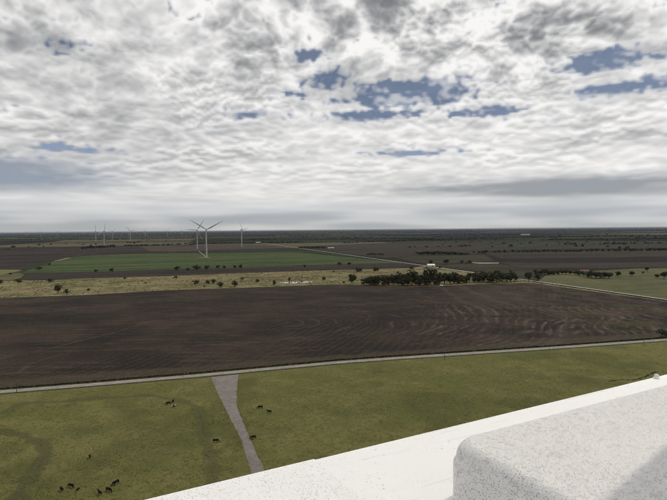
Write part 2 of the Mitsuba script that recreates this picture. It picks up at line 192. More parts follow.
WOODS = [([(-3496, 5516), (-3437, 6069), (-2917, 6084)], 60, 9), ([(-604, 3345), (-483, 3407), (-221, 3423)], 40, 9), ([(-714, 4432), (-532, 4722)], 25, 9),
 ([(-32, 4847), (577, 4491), (795, 3862), (1106, 4047)], 110, 10), ([(468, 3644), (713, 3822)], 30, 9), ([(-2487, 5294), (-2213, 5501)], 25, 9), ([(-1162, 2957), (-964, 3055)], 26, 8),
 ([(-993, 3146), (-633, 3511)], 40, 8), ([(1198, 4232), (2131, 4666), (3064, 4758)], 110, 10), ([(608, 6754), (2398, 6659)], 90, 10), ([(-6729, 10460), (-4835, 10295)], 60, 10),
 ([(1372, 3440), (2313, 3591)], 50, 9), ([(-1298, 7200), (-44, 6781)], 60, 10), ([(1105, 2525), (1676, 2601)], 22, 8), ([(340, 2303), (642, 2433)], 10, 7),
 ([(71, 3172), (460, 3582)], 22, 8)]
COWS = [(-86.8, 161.1, -45), (-84.8, 163.2, -20), (-81.8, 161.2, 80), (-73.6, 158.7, -40), (-71.7, 160.5, -25), (-71.2, 165, 60), (-89, 184.8, -60), (-78.7, 242.1, 10), (-77.4, 244.9, 100), (-74.8, 238.6, 60), (-46.4, 197.9, 5),
 (-34.2, 235.4, 0), (-29.4, 229.8, 170), (-32.1, 201, 15)]
POSTS = [(-162.5, 261.7), (-84.9, 287.1), (68.9, 321.4), (143.1, 342.3), (214.8, 356.6)]
TURBINES = [(-391, 1595, 0, 28), (-630, 2395, 12, 57), (-472, 2669, 62, 10), (-1994, 4347, 20, 92), (-1486, 3359, 35, 85), (-1778, 4535, 0, 10), (-2657, 6233, 10, 40), (-2912, 8022, 5, 75),
 (-2575, 8041, 15, 35), (-2299, 7859, 10, 110), (-4997, 8841, 0, 100), (-4965, 9334, 10, 33), (-6454, 10918, 25, 60)]
# ---------------------------------------------------------------- helpers
def ref(k): return {'type': 'ref', 'id': k}
_count = {}
def key_for(name):
    n = _count.get(name, 0); _count[name] = n + 1
    return name if n == 0 else '%s_%03d' % (name, n)
def part(parent, name, shape):
    k = key_for(parent + '__' + name); scene[k] = shape; return k
def thing(name, label, cat, group=None):
    k = key_for(name); labels[k] = {'label': label, 'category': cat}
    if group: labels[k]['group'] = group
    return k
def struct(name, mesh, bsdf, smooth=False, label=None):
    k = key_for(name); scene[k] = mikit.ply(mesh, bsdf, smooth=smooth)
    labels[k] = {'kind': 'structure'}
    if label: labels[k]['label'] = label
    return k
def flat(poly, z, seg=None):
    from shapely.geometry import Polygon
    g = Polygon(poly)
    if not g.is_valid: g = g.buffer(0)
    ms = []
    for q in getattr(g, 'geoms', [g]):
        v, f = trimesh.creation.triangulate_polygon(q, engine='earcut')
        v = np.column_stack([v, np.full(len(v), z)])
        m = trimesh.Trimesh(v, f, process=False)
        if m.face_normals[:, 2].mean() < 0: m.invert()
        ms.append(m)
    return trimesh.util.concatenate(ms)
def resample(line, step):
    p = np.asarray(line, float); s = np.r_[0, np.cumsum(np.linalg.norm(np.diff(p, axis=0), axis=1))]
    t = np.linspace(0, s[-1], max(2, int(s[-1] / step)))
    return np.column_stack([np.interp(t, s, p[:, 0]), np.interp(t, s, p[:, 1])])
def ragged(poly, step=6, amp=.8, seed=0):
    """The outline of a field, its edge a little uneven."""
    p = resample(list(poly) + [poly[0]], step)[:-1]
    n = meshkit.fbm(np.column_stack([p / 14., np.full(len(p), seed)]), 3, seed) - .5
    m = meshkit.fbm(np.column_stack([p / 14., np.full(len(p), seed + 9.)]), 3, seed + 5) - .5
    return p + np.column_stack([n, m]) * 2 * amp
def ribbon(line, offs, zs, step=8, wob=.25, seed=0):
    """A strip along a line: cross-section offsets (left positive) and heights, edges a little uneven."""
    p = resample(line, step); t = np.gradient(p, axis=0); t /= np.linalg.norm(t, axis=1, keepdims=True)
    nrm = np.column_stack([-t[:, 1], t[:, 0]]); V = []
    for i, (o, z) in enumerate(zip(offs, zs)):
        w = (meshkit.fbm(np.column_stack([p / 9., np.full(len(p), i * 7. + seed)]), 3, seed + i) - .5) * 2 * wob
        if 0 < i < len(offs) - 1: w = w * .3
        V.append(np.column_stack([p + nrm * (o + w)[:, None], np.full(len(p), z)]))
    V = np.stack(V, 1); n, k = V.shape[:2]
    i, j = np.meshgrid(np.arange(n - 1), np.arange(k - 1), indexing='ij')
    q = np.stack([i * k + j, i * k + j + 1, (i + 1) * k + j + 1, (i + 1) * k + j], -1).reshape(-1, 4)
    m = trimesh.Trimesh(V.reshape(-1, 3), np.vstack([q[:, [0, 1, 2]], q[:, [0, 2, 3]]]), process=False)
    if m.face_normals[:, 2].mean() < 0: m.invert()
    return m
def hull(pts_r):
    ss = [m3.Manifold.sphere(r, 20).translate(list(map(float, p))) for p, r in pts_r]
    return m3.Manifold.batch_hull(ss)
def tm(man):
    m = man.to_mesh(); return trimesh.Trimesh(m.vert_properties[:, :3], m.tri_verts, process=False)

# ---------------------------------------------------------------- materials
def principled(key, col, rough=.9, spec=.2, **more):
    scene[key] = {'type': 'twosided', 'bsdf': {'type': 'principled', 'base_color': col if isinstance(col, dict) else {'type': 'rgb', 'value': list(col)}, 'roughness': rough, 'specular': spec, **more}}
def dist_lines(x, y, lines):
    d = mi.Float(1e6)
    for L in lines:
        for (ax, ay), (bx, by) in zip(L[:-1], L[1:]):
            ux, uy = bx - ax, by - ay
            t = dr.clip(((x - ax) * ux + (y - ay) * uy) / (ux * ux + uy * uy), 0, 1)
            d = dr.minimum(d, dr.square(x - ax - t * ux) + dr.square(y - ay - t * uy))
    return dr.sqrt(d)
CA, SA = 0.9655, 0.2605            # the section grid of the land runs at 15 degrees
def pasture_fn(p, n, uv):
    x, y = p.x, p.y
    big = fbm(x / 55, y / 38, 2, 3); mid = fbm(x / 9, y / 7, 5, 3); fin = fbm(x / 1.3, y / 1.3, 9, 3); tiny = noise(x / .33, y / .33, 4)
    c = mix((.092, .094, .030), (.124, .116, .041), smoothstep(.3, .72, .45 * big + .55 * mid))
    c = mix(c, mi.Color3f(.060, .064, .022), smoothstep(.5, .75, fbm(x / 24 + 7, y / 30, 8, 3)) * .6)
    c = mix(c, mi.Color3f(.150, .134, .058), smoothstep(.62, .82, fin * .6 + mid * .4) * .5)
    c = mix(c, mi.Color3f(.052, .054, .019), smoothstep(.46, .26, fin) * .45)
    c = c * (.80 + .4 * tiny)
    wob = (mid - .5) * 5 + (fin - .5) * 1.6
    d = dist_lines(x, y, [LINES['track1']]); k = smoothstep(3.6, 1.6, d + wob) * (.30 + .6 * fin)
    d2 = dist_lines(x, y, [LINES['track2']]); k = dr.maximum(k, smoothstep(3.2, 1.0, d2 + wob) * (.22 + .5 * fin))
    c = mix(c, mi.Color3f(.045, .050, .021), k)
    rut = smoothstep(.8, .35, dr.abs(dr.minimum(d, d2) - 1.15 + .4 * (mid - .5))) * smoothstep(.35, .6, fin)
    c = mix(c, mi.Color3f(.088, .072, .042), .6 * rut)
    return c
def soil_fn(p, n, uv):
    x, y = p.x, p.y
    wx = (fbm(x / 45, y / 45, 1, 3) - .5) * 34; wy = (fbm(x / 45 + 9, y / 45, 2, 3) - .5) * 30
    east = smoothstep(20, 150, x)
    X = x + wx * (.35 + .9 * east); Y = y + wy * (.3 + .8 * east)
    ex = dr.maximum(X + 60, 0)
    H = dr.sqrt(dr.square(Y - 455) + .47 * ex * ex)
    mid = fbm(x / 13, y / 13, 3, 3); fin = fbm(x / 2.6, y / 2.6, 5, 3); clod = fbm(x / .8, y / .8, 6, 2); big = fbm(x / 95, y / 60, 8, 3)
    c = mix((0.0218, 0.0176, 0.0144), (0.0358, 0.0262, 0.0211), smoothstep(.35, .7, .6 * big + .4 * mid))
    c = mix(c, mi.Color3f(0.0147, 0.0128, 0.0118), smoothstep(.5, .7, fbm(x / 60 + 3, y / 34, 12, 3)) * .8)
    # tillage passes that follow the contour, with drier pale soil thrown up in streaks
    f = H / 11.0; band = dr.abs(f - dr.floor(f) - .5) * 2
    pale = smoothstep(.70, .97, band + .6 * (fin - .5)) * smoothstep(.46, .66, fbm(x / 30 + 5, y / 17, 14, 3) + .06 - .12 * east)
    V = x + dr.square(dr.minimum(y - 515, 0)) / 320 + smoothstep(160, 215, x) * 6 * dr.sin(y / 13) + 22 * (fbm(x / 60, y / 70, 41, 3) - .5); fv = V / 9.2; bv = dr.abs(fv - dr.floor(fv) - .5) * 2
    pale = dr.maximum(pale, smoothstep(.50, .95, bv + .8 * (fin - .5)) * smoothstep(.30, .58, mid) * smoothstep(.33, .53, .6 * fbm(x / 60 + 15, y / 50, 51, 3) + .4 * mid) * smoothstep(40, 130, x) * smoothstep(600, 500, y + 25 * (mid - .5)))
    c = mix(c, mi.Color3f(.098, .086, .068), pale * (.24 + .46 * east))
    f2 = H / 3.1; b2 = dr.abs(f2 - dr.floor(f2) - .5) * 2
    c = c * (.86 + .28 * smoothstep(.2, .8, b2 + .7 * (clod - .5)))
    rx = x * .93 - y * .36 + 6 * (fbm(x / 50, y / 50, 61, 2) - .5); f3 = rx / 6.2 + .5 * (fin - .5); b3 = dr.abs(f3 - dr.floor(f3) - .5) * 2
    c = mix(c, mi.Color3f(0.0422, 0.0326, 0.0262), smoothstep(.45, .95, b3 + .7 * (clod - .5)) * .45 * smoothstep(.36, .56, fbm(x / 70, y / 40, 21, 2)))
    # terrace ridges
    d = dist_lines(x + wx * .12, y + wy * .12, [LINES['L2'], LINES['L1'], LINES['L4'], LINES['L3']])
    c = mix(c, mi.Color3f(0.0640, 0.0512, 0.0384), smoothstep(3.0, .5, d + (fin - .5) * 4.5 + (mid - .5) * 3) * smoothstep(.34, .62, mid * .6 + .4 * fin) * .62)
    gv = V / 37; wv = dr.abs(gv - dr.floor(gv) - .5) * 2
    c = mix(c, mi.Color3f(.086, .074, .058), smoothstep(.55, .95, wv + .7 * (mid - .5)) * smoothstep(70, 170, x) * (.08 + .26 * fin))
    # reddish and greenish patches toward the east end
    c = mix(c, mi.Color3f(0.0499, 0.0320, 0.0282), smoothstep(.5, .68, fbm(x / 26, y / 15 + 4, 31, 3)) * east * .4)
    c = mix(c, mi.Color3f(0.0371, 0.0397, 0.0166), smoothstep(.60, .72, fbm(x / 34 + 2, y / 15, 36, 3)) * smoothstep(190, 260, x) * .8)
    # unploughed margin along the road
    m = (y - (312 + .262 * x)); c = mix(c, mi.Color3f(0.0563, 0.0474, 0.0346), smoothstep(26, 19, m + 9 * (mid - .5) + 3 * (fin - .5)) * (.35 + .45 * fin))
    return c * mi.Color3f(1.02, 1.0, .93) * (.78 + .44 * clod)
def dry_fn(p, n, uv):
    x, y = p.x, p.y
    big = fbm(x / 70, y / 45, 2, 3); mid = fbm(x / 17, y / 11, 5, 3); fin = fbm(x / 3.2, y / 3.2, 9, 3)
    c = mix((.080, .078, .034), (.165, .142, .070), smoothstep(.3, .68, .5 * big + .5 * mid))
    c = mix(c, mi.Color3f(.145, .098, .062), smoothstep(.55, .72, fbm(x / 48 + 4, y / 22, 3, 3)) * .7)
    c = mix(c, mi.Color3f(.19, .175, .105), smoothstep(.58, .75, fbm(x / 10, y / 30, 17, 3)) * .5)
    c = mix(c, mi.Color3f(.038, .040, .020), smoothstep(.50, .34, fin) * .5)
    return c
def field_fn(lo, hi, streak, sc=1.0, seed=1.0):
    def fn(p, n, uv):
        x, y = p.x * CA + p.y * SA, -p.x * SA + p.y * CA
        big = fbm(x / (210 * sc), y / (150 * sc), seed, 3); fin = fbm(x / 22, y / 16, seed + 4, 3); row = fbm(x / (260 * sc), y / (34 * sc), seed + 9, 3)
        c = mix(lo, hi, smoothstep(.28, .72, .4 * big + .35 * row + .25 * fin))
        c = mix(c, mi.Color3f(streak), smoothstep(.56, .72, fbm(x / (330 * sc), y / (48 * sc), seed + 15, 3)) * .6)
        return c * (.8 + .4 * fbm(x / 6, y / 6, seed + 21, 2))
    return mikit.proc(fn)
def far_fn(p, n, uv):
    x, y = p.x * CA + p.y * SA, -p.x * SA + p.y * CA
    x = x + (fbm(x / 600, y / 600, 4, 2) - .5) * 90; y = y + (fbm(x / 600, y / 600, 8, 2) - .5) * 90
    cx, cy = dr.floor(x / 1207), dr.floor(y / 805)
    r, r2 = cell_rand(cx, cy, 3), cell_rand(cx, cy, 5)
    c = mix((0.0161, 0.0149, 0.0130), (0.0298, 0.0254, 0.0211), r2)
    c = dr.select(r > .52, mix((0.0211, 0.0260, 0.0149), (0.0310, 0.0347, 0.0198), r2), c)
    c = dr.select(r > .80, mix((0.0384, 0.0347, 0.0223), (0.0558, 0.0484, 0.0310), r2), c)
    c = dr.select(r > .95, mi.Color3f(0.0806, 0.0713, 0.0465), c)
    e = dr.minimum(dr.abs(x / 1207 - dr.floor(x / 1207) - .5), .5); ey = dr.abs(y / 805 - dr.floor(y / 805) - .5)
    hedge = dr.maximum(smoothstep(.484, .494, e), smoothstep(.470, .486, ey)) * smoothstep(.42, .5, fbm(x / 150, y / 150, 6, 2))
    c = mix(c, mi.Color3f(0.0112, 0.0130, 0.0081), hedge * .8)
    return c * (.66 + .46 * fbm(x / 120, y / 60, 2, 3))
def road_fn(base):
    def fn(p, n, uv):
        c = mix(mi.Color3f(base) * .78, mi.Color3f(base) * 1.18, fbm(p.x / 3.1, p.y / 3.1, 1, 3))
        return mix(c, mi.Color3f(base) * .55, smoothstep(.60, .78, fbm(p.x / 1.0, p.y / 1.0, 7, 3)) * .6)
    return mikit.proc(fn)
def leaf_fn(a, b):
    def fn(p, n, uv): return mix(a, b, noise(p.x / 2.3, p.y / 2.3, p.z / 2.0) * .7 + .3 * cell_rand(p.x * 3, p.y * 3, p.z * 3))
    return mikit.proc(fn)
principled('mat_pasture', mikit.proc(pasture_fn), .95, .1)
principled('mat_soil', mikit.proc(soil_fn), .95, .1)
principled('mat_dry', mikit.proc(dry_fn), .95, .1)
principled('mat_far', mikit.proc(far_fn), .95, .05)
principled('mat_dark_soil', field_fn((0.0156, 0.0132, 0.0117), (0.0300, 0.0240, 0.0204), (0.0360, 0.0288, 0.0240), 1, 1.), .95, .1)
principled('mat_black_soil', field_fn((0.0102, 0.0090, 0.0084), (0.0156, 0.0132, 0.0120), (0.0192, 0.0162, 0.0144), 1, 2.), .95, .1)
principled('mat_pink_soil', field_fn((0.0372, 0.0276, 0.0240), (0.0540, 0.0408, 0.0348), (0.0480, 0.0396, 0.0330), 1, 3.), .95, .1)
principled('mat_brown', field_fn((0.0228, 0.0186, 0.0150), (0.0384, 0.0312, 0.0240), (0.0300, 0.0282, 0.0204), 1, 4.), .95, .1)
principled('mat_dark_green', field_fn((0.0132, 0.0186, 0.0108), (0.0204, 0.0270, 0.0144), (0.0240, 0.0300, 0.0162), 1, 5.), .95, .1)
principled('mat_green', field_fn((.026, .038, .016), (.044, .060, .022), (.058, .072, .030), 1, 6.), .95, .1)
principled('mat_dark_olive', field_fn((0.0204, 0.0210, 0.0120), (0.0336, 0.0324, 0.0192), (0.0396, 0.0372, 0.0228), .6, 7.), .95, .1)
principled('mat_olive', field_fn((0.0576, 0.0528, 0.0272), (0.0832, 0.0752, 0.0384), (0.0944, 0.0832, 0.0448), .4, 8.), .95, .1)
principled('mat_bright_olive', field_fn((.056, .062, .028), (.086, .086, .040), (.094, .080, .048), .35, 9.), .95, .1)
principled('mat_straw', field_fn((0.0944, 0.0832, 0.0400), (0.1200, 0.1040, 0.0512), (0.1120, 0.0960, 0.0480), .5, 10.), .95, .1)
principled('mat_grey_green', field_fn((0.0204, 0.0216, 0.0162), (0.0324, 0.0324, 0.0240), (0.0372, 0.0384, 0.0276), 1, 11.), .95, .1)
principled('mat_gravel', road_fn((.225, .215, .190)), .95, .1)
principled('mat_farm_road', road_fn((.27, .26, .225)), .95, .1)
principled('mat_drive', road_fn((.176, .162, .150)), .95, .1)
principled('mat_track_dirt', road_fn((.155, .130, .090)), .95, .1)
principled('mat_leaf', leaf_fn((.030, .038, .016), (.060, .062, .027)), .7, .25)
principled('mat_leaf_brown', leaf_fn((.040, .036, .018), (.066, .058, .028)), .7, .25)
principled('mat_weed', leaf_fn((.028, .030, .014), (.058, .054, .026)), .9, .1)
principled('mat_tuft', leaf_fn((.058, .066, .022), (.145, .130, .052)), .9, .1)
principled('mat_dry_tuft', leaf_fn((.070, .064, .030), (.17, .145, .075)), .9, .1)
principled('mat_bark', (.07, .058, .045), .9, .1)
principled('mat_wood', (.060, .050, .040), .9, .1)
principled('mat_tower', (.42, .42, .42), .45, .4)
principled('mat_blade', (.34, .345, .35), .45, .4)
principled('mat_white_wall', (.40, .39, .37), .8, .2)
principled('mat_white_roof', (.62, .62, .61), .5, .4)
principled('mat_shed_wall', (.24, .235, .22), .8, .2)
principled('mat_shed_roof', (.34, .34, .33), .6, .3)
principled('mat_red_roof', (.16, .075, .060), .8, .2)
principled('mat_dark_door', (.05, .045, .04), .7, .3)
principled('mat_window', (.04, .05, .06), .15, .6)
principled('mat_cow', mikit.proc(lambda p, n, uv: mix((.006, .0055, .005), (.013, .011, .010), fbm(p.x * 3, p.y * 3, p.z * 3, 2))), .85, .15)
principled('mat_cow_white', (.62, .59, .54), .8, .2)
principled('mat_horn', (.05, .045, .04), .6, .3)
scene['mat_water'] = {'type': 'principled', 'base_color': {'type': 'rgb', 'value': [.06, .06, .05]}, 'roughness': .06, 'specular': .5}
def specks(p, dens, size, seed):
    """Fly specks and grit stuck to the gel coat: small irregular spots of several sizes; returns their cover."""
    out = mi.Float(0)
    wx = (noise(p.x * 160, p.y * 160, seed) - .5) * .35; wy = (noise(p.x * 160 + 9, p.y * 160, seed + 3) - .5) * .35
    for k, (f, d0, r0) in enumerate(((1 / size, dens, .34), (1.9 / size, dens * .9, .36), (.47 / size, dens * .35, .24))):
        a, b, w = voronoi((p.x + .31 * p.z) * f + wx + seed * 3.7 + k * 11, (p.y + .73 * p.z) * f + wy + k * 5)
        clus = fbm(p.x * 5 + k, p.y * 5, p.z * 5 + seed, 3)
        on = smoothstep(1 - d0 - .5 * (clus - .5), 1 - d0 - .5 * (clus - .5) + .12, w)
        out = dr.maximum(out, on * smoothstep(r0, r0 * .45, a) * (.45 + .55 * noise(w * 91, k, seed)))
    return out
def deck_dirty_fn(p, n, uv):
    g = fbm(p.x * 2.2, p.y * 2.2, 3, 4); h = fbm(p.x * 21, p.y * 21, 6, 3)
    c = mix((.765, .766, .76), (.82, .821, .815), .5 * g + .5 * h)
    return mix(c, mi.Color3f(.27, .255, .235), specks(p, .30, .0130, 2.) * .72)
def deck_clean_fn(p, n, uv):
    a = p.x * .8806 + p.y * .474
    g = fbm(p.x * 2.2, p.y * 2.2, 3, 4); h = fbm(a * 1.4, (p.x * .474 - p.y * .8806) * 14, 6, 3); s = fbm(p.x * 33, p.y * 33, 1, 3)
    c = mix((.775, .776, .77), (.83, .831, .825), .4 * g + .4 * h + .2 * s)
    c = mix(c, mi.Color3f(.60, .58, .54), smoothstep(.62, .78, fbm(a * 2.5, (p.x * .474 - p.y * .8806) * 26 + 4, 8, 3)) * .30)
    return mix(c, mi.Color3f(.30, .285, .26), specks(p, .045, .017, 5.) * .55)
def lid_fn(p, n, uv):
    g = fbm(p.x * 3, p.y * 3, p.z * 3, 4); h = fbm(p.x * 26, p.y * 26, p.z * 26, 3)
    c = mix((.63, .625, .615), (.72, .715, .705), .5 * g + .5 * h)
    c = mix(c, mi.Color3f(.46, .45, .43), smoothstep(.56, .74, fbm(p.x * 60, p.y * 60, p.z * 60, 3)) * .55)
    return mix(c, mi.Color3f(.125, .12, .115), specks(p, .40, .0088, 8.) * .86)
scene['mat_deck_dirty'] = {'type': 'twosided', 'bsdf': {'type': 'principled', 'base_color': mikit.proc(deck_dirty_fn), 'roughness': .5, 'specular': .4}}
scene['mat_deck_clean'] = {'type': 'twosided', 'bsdf': {'type': 'principled', 'base_color': mikit.proc(deck_clean_fn), 'roughness': .42, 'specular': .45}}
scene['mat_lid'] = {'type': 'twosided', 'bsdf': {'type': 'bumpmap', 'bump': mikit.proc(lambda p, n, uv: fbm(p.x * 55, p.y * 55, p.z * 55, 3), .002), 'scale': .0022,
                    'nested': {'type': 'principled', 'base_color': mikit.proc(lid_fn), 'roughness': .55, 'specular': .35}}}
principled('mat_shell', (.78, .77, .75), .5, .4)
principled('mat_shadow_caster', (.70, .70, .69), .55, .35)
principled('mat_gasket', (.05, .05, .05), .8, .2)
principled('mat_metal', (.45, .45, .44), .4, .5, metallic=.6)

# ---------------------------------------------------------------- the land
r = np.r_[0, 200, 500, 1000, 2000, 4000, 8000, 16000, 30000, 46000.]
ang = np.arange(96) * 2 * np.pi / 96
V = np.vstack([[0, 0, -.5]] + [np.column_stack([R * np.cos(ang), R * np.sin(ang), np.full(96, -.5)]) for R in r[1:]])
F = [[0, 1 + i, 1 + (i + 1) % 96] for i in range(96)]
for k in range(len(r) - 2):
    a, b = 1 + 96 * k, 1 + 96 * (k + 1)
    for i in range(96):
        j = (i + 1) % 96; F += [[a + i, b + i, b + j], [a + i, b + j, a + j]]
struct('ground', trimesh.Trimesh(V, F, process=False), 'mat_far', label='flat farmland reaching to the horizon in dark patches')
MATS = dict(dark_soil='mat_dark_soil', pink_soil='mat_pink_soil', dark_green='mat_dark_green', green='mat_green', straw='mat_straw', olive='mat_olive', brown='mat_brown', dark_olive='mat_dark_olive', grey_green='mat_grey_green', black_soil='mat_black_soil', bright_olive='mat_bright_olive')
for i, (name, col, poly) in enumerate(FIELDS):
    struct(name, flat(ragged(poly, 25, 5., i), -.42 + .012 * i), MATS[col])
struct('dirt_track', flat(LINES['dirt'], -.2), 'mat_track_dirt')
struct('pale_strip', flat(LINES['strip_light'], -.18), 'mat_drive')
plough_top = LINES['plough']; roadl = LINES['road']
a, b = np.array(roadl[0]), np.array(roadl[-1]); t = (b - a) / np.linalg.norm(b - a)
roadl = [tuple(a - t * 2500), tuple(a - t * 60)] + [tuple(q) for q in roadl] + [tuple(b + t * 60), tuple(b + t * 2500)]
nrm = np.array([-t[1], t[0]])
def near_road(off, lo=-700, hi=700): return [tuple(np.array(q) + nrm * off) for q in resample([tuple(a + t * lo)] + LINES['road'] + [tuple(b + t * hi)], 12)]
strip_poly = LINES['strip'] + LINES['plough'][::-1]
struct('dry_grass_strip', flat(ragged(strip_poly, 9, 2.0, 40), -.16), 'mat_dry', label='strip of dry tan grass dotted with shrubs beyond the ploughed field')
ext_w = tuple(a - t * 700 + nrm * 4); ext_e = tuple(b + t * 500 + nrm * 4)
pl = list(plough_top) + [tuple(np.array(plough_top[-1]) + [40, -60])] + near_road(2, -330, 330)[::-1]
struct('ploughed_field', flat(ragged(pl, 9, 1.2, 41), -.06), 'mat_soil', label='wide dark ploughed field with curved tillage lines')
past = near_road(0, -1500, 1500) + [(1500, -900), (-1500, -900)]
struct('pasture', flat(past, 0.0), 'mat_pasture', label='olive green pasture in front of the gravel road')
struct('road_verge', ribbon(roadl, [-5.2, -4, 4.2, 6.8], [.02, .05, .05, -.02], 6, .5, 3), 'mat_weed')
struct('gravel_road', ribbon(roadl, [-2.7, -1.9, 0, 1.9, 2.7], [.06, .16, .22, .16, .06], 5, .22, 5), 'mat_gravel', True, label='pale gravel road running across the view')
u2 = np.array(LINES['road2'][1]) - np.array(LINES['road2'][0]); u2 = u2 / np.linalg.norm(u2)
road2 = [tuple(np.array(LINES['road2'][0]) - u2 * 1500), tuple(LINES['road2'][1]), tuple(np.array(LINES['road2'][1]) + u2 * 700)]
struct('farm_road', ribbon(road2, [-3.2, -1.9, 1.9, 3.2], [-.03, .05, .05, -.03], 12, .35, 8), 'mat_farm_road', True, label='straight pale farm road running away to the left behind the trees')
dl, dr_ = resample(LINES['drive_l'], 2.5), resample(LINES['drive_r'], 2.5)
k = 120
def even(l, k):
    l = np.asarray(l); s = np.linspace(0, len(l) - 1, k); return np.column_stack([np.interp(s, np.arange(len(l)), l[:, c]) for c in (0, 1)])
L_, R_ = even(dl, k), even(dr_, k)
L_ = L_ + (meshkit.fbm(np.column_stack([L_ / 2.2, np.zeros(k)]), 3, 2) - .5)[:, None] * [.8, .3]; R_ = R_ + (meshkit.fbm(np.column_stack([R_ / 2.2, np.ones(k)]), 3, 4) - .5)[:, None] * [.8, .3]
L_ = np.vstack([L_, L_[-1] + (L_[-1] - L_[-8]) * 8]); R_ = np.vstack([R_, R_[-1] + (R_[-1] - R_[-8]) * 8])
kk = len(L_); V = np.vstack([np.column_stack([L_, np.full(kk, .015)]), np.column_stack([(L_ + R_) / 2, np.full(kk, .07)]), np.column_stack([R_, np.full(kk, .015)])])
F = []
for i in range(kk - 1):
    for c in (0, 1): F += [[c * kk + i, c * kk + i + 1, (c + 1) * kk + i + 1], [c * kk + i, (c + 1) * kk + i + 1, (c + 1) * kk + i]]
m = trimesh.Trimesh(V, F, process=False)
if m.face_normals[:, 2].mean() < 0: m.invert()
struct('gravel_driveway', m, 'mat_drive', label='grey gravel driveway leading off the road toward the turbine')
struct('pond', flat(ragged(LINES['pond'], 4, .8, 77), -.10), 'mat_water', label='thin bright sliver of pond water in the dry grass')

# ---------------------------------------------------------------- vegetation
rng = np.random.RandomState(11)
def leaf_cards(centres, outward, size):
    """Leaf-clump faces: one bent quad at each centre."""
    n = len(centres)
    nv = outward + rng.randn(n, 3) * .7; nv /= np.linalg.norm(nv, axis=1, keepdims=True)
    a = np.cross(nv, rng.randn(n, 3)); a /= np.linalg.norm(a, axis=1, keepdims=True); b = np.cross(nv, a)
    s = size * (.6 + .8 * rng.rand(n, 1))
    v = np.stack([centres - a * s, centres - b * s * .6 + nv * s * .25, centres + a * s, centres + b * s * .6 + nv * s * .25], 1).reshape(-1, 3)
    i = np.arange(n)[:, None] * 4
    return v, np.vstack([i + [0, 1, 2], i + [0, 2, 3]])
def make_tree(seed, kind):
    rng.seed(seed)
    if kind == 'tree': base, cz, rx, rz, nb, tr = .22, .60, .46, .40, 22, .030
    else: base, cz, rx, rz, nb, tr = .06, .48, .50, .46, 16, .022
    C = []
    while len(C) < nb:
        q = rng.uniform(-1, 1, 3)
        if np.linalg.norm(q) < 1: C.append(q * [rx * .78, rx * .78, rz * .80] * (.75 + .4 * rng.rand()) + [rng.randn() * .03, rng.randn() * .03, cz])
    C = np.array(C); pts, outs = [], []
    for c in C:
        rad = .11 + .10 * rng.rand(); n = 46
        d = rng.randn(n, 3); d /= np.linalg.norm(d, axis=1, keepdims=True)
        pts.append(c + d * rad * (.55 + .5 * rng.rand(n, 1)) * [1.1, 1.1, .85]); outs.append(d + (c - [0, 0, cz]) * .8)
    pts, outs = np.vstack(pts), np.vstack(outs); keep = pts[:, 2] > base * .6
    v, f = leaf_cards(pts[keep], outs[keep], .052)
    tv, tf, at = [], [], 0
    def limb(p0, p1, r0, r1, mid=0.03):
        nonlocal at
        q = np.array([p0, (np.array(p0) + p1) / 2 + rng.randn(3) * mid, p1]); import common
        vv, ff = common.tube(q, [r0, (r0 + r1) / 2, r1], 6) if False else tube(q, [r0, (r0 + r1) / 2, r1], 6)
        tv.append(vv); tf.append(ff + at); at += len(vv)
    limb([0, 0, -.03], [rng.randn() * .02, rng.randn() * .02, cz * .85], tr, tr * .45)
    for c in C[rng.permutation(nb)[:7]]: limb([0, 0, base * (.8 + rng.rand())], c, tr * .45, tr * .12, .02)
    return (v, f), (np.vstack(tv), np.vstack(tf))
def tube(p, radii, sides=6):
    p = np.asarray(p, float); t = np.gradient(p, axis=0); t /= np.linalg.norm(t, axis=1, keepdims=True)
    a = np.cross(t, np.where(np.abs(t[:, 2:]) < .9, [0, 0, 1.], [1., 0, 0])); a /= np.linalg.norm(a, axis=1, keepdims=True); b = np.cross(t, a)
    g = np.arange(sides) * 2 * np.pi / sides
    v = p[:, None] + np.asarray(radii)[:, None, None] * (np.cos(g)[None, :, None] * a[:, None] + np.sin(g)[None, :, None] * b[:, None])
    i, j = np.meshgrid(np.arange(len(p) - 1), np.arange(sides), indexing='ij')
    q = np.stack([i * sides + j, i * sides + (j + 1) % sides, (i + 1) * sides + (j + 1) % sides, (i + 1) * sides + j], -1).reshape(-1, 4)
    return v.reshape(-1, 3), np.vstack([q[:, [0, 1, 2]], q[:, [0, 2, 3]]])
for kind, n in (('tree', 6), ('bush', 4)):
    for i in range(n):
        (v, f), (tv, tf) = make_tree(100 + i + 50 * (kind == 'bush'), kind)
        leaf = 'mat_leaf_brown' if i % 4 == 3 else 'mat_leaf'
        scene['%s_kind_%d' % (kind, i)] = {'type': 'shapegroup', 'trunk': mikit.ply((tv, tf), 'mat_bark'), 'crown': mikit.ply((v, f), leaf)}
veg = np.random.RandomState(5)
ORD = 'first second third fourth fifth sixth seventh eighth ninth tenth eleventh twelfth thirteenth fourteenth fifteenth sixteenth seventeenth eighteenth nineteenth twentieth'.split() + ['twenty-' + q for q in 'first second third fourth fifth sixth seventh eighth ninth'.split()]
def by_bearing(l): return sorted(l, key=lambda q: q[0] / q[1])
_nth = {}
def nth(k): _nth[k] = _nth.get(k, -1) + 1; return ORD[_nth[k]]
def plant(name, label, cat, group, x, y, w, h, kind, z=-.2):
    k = thing(name, label, cat, group)
    n = 6 if kind == 'tree' else 4
    s = T().translate([x, y, z]).rotate([0, 0, 1], float(veg.rand() * 360)).scale([w, w * (.85 + .3 * veg.rand()), h])
    scene[k] = {'type': 'instance', 'to_world': s, 'shapegroup': ref('%s_kind_%d' % (kind, veg.randint(n)))}
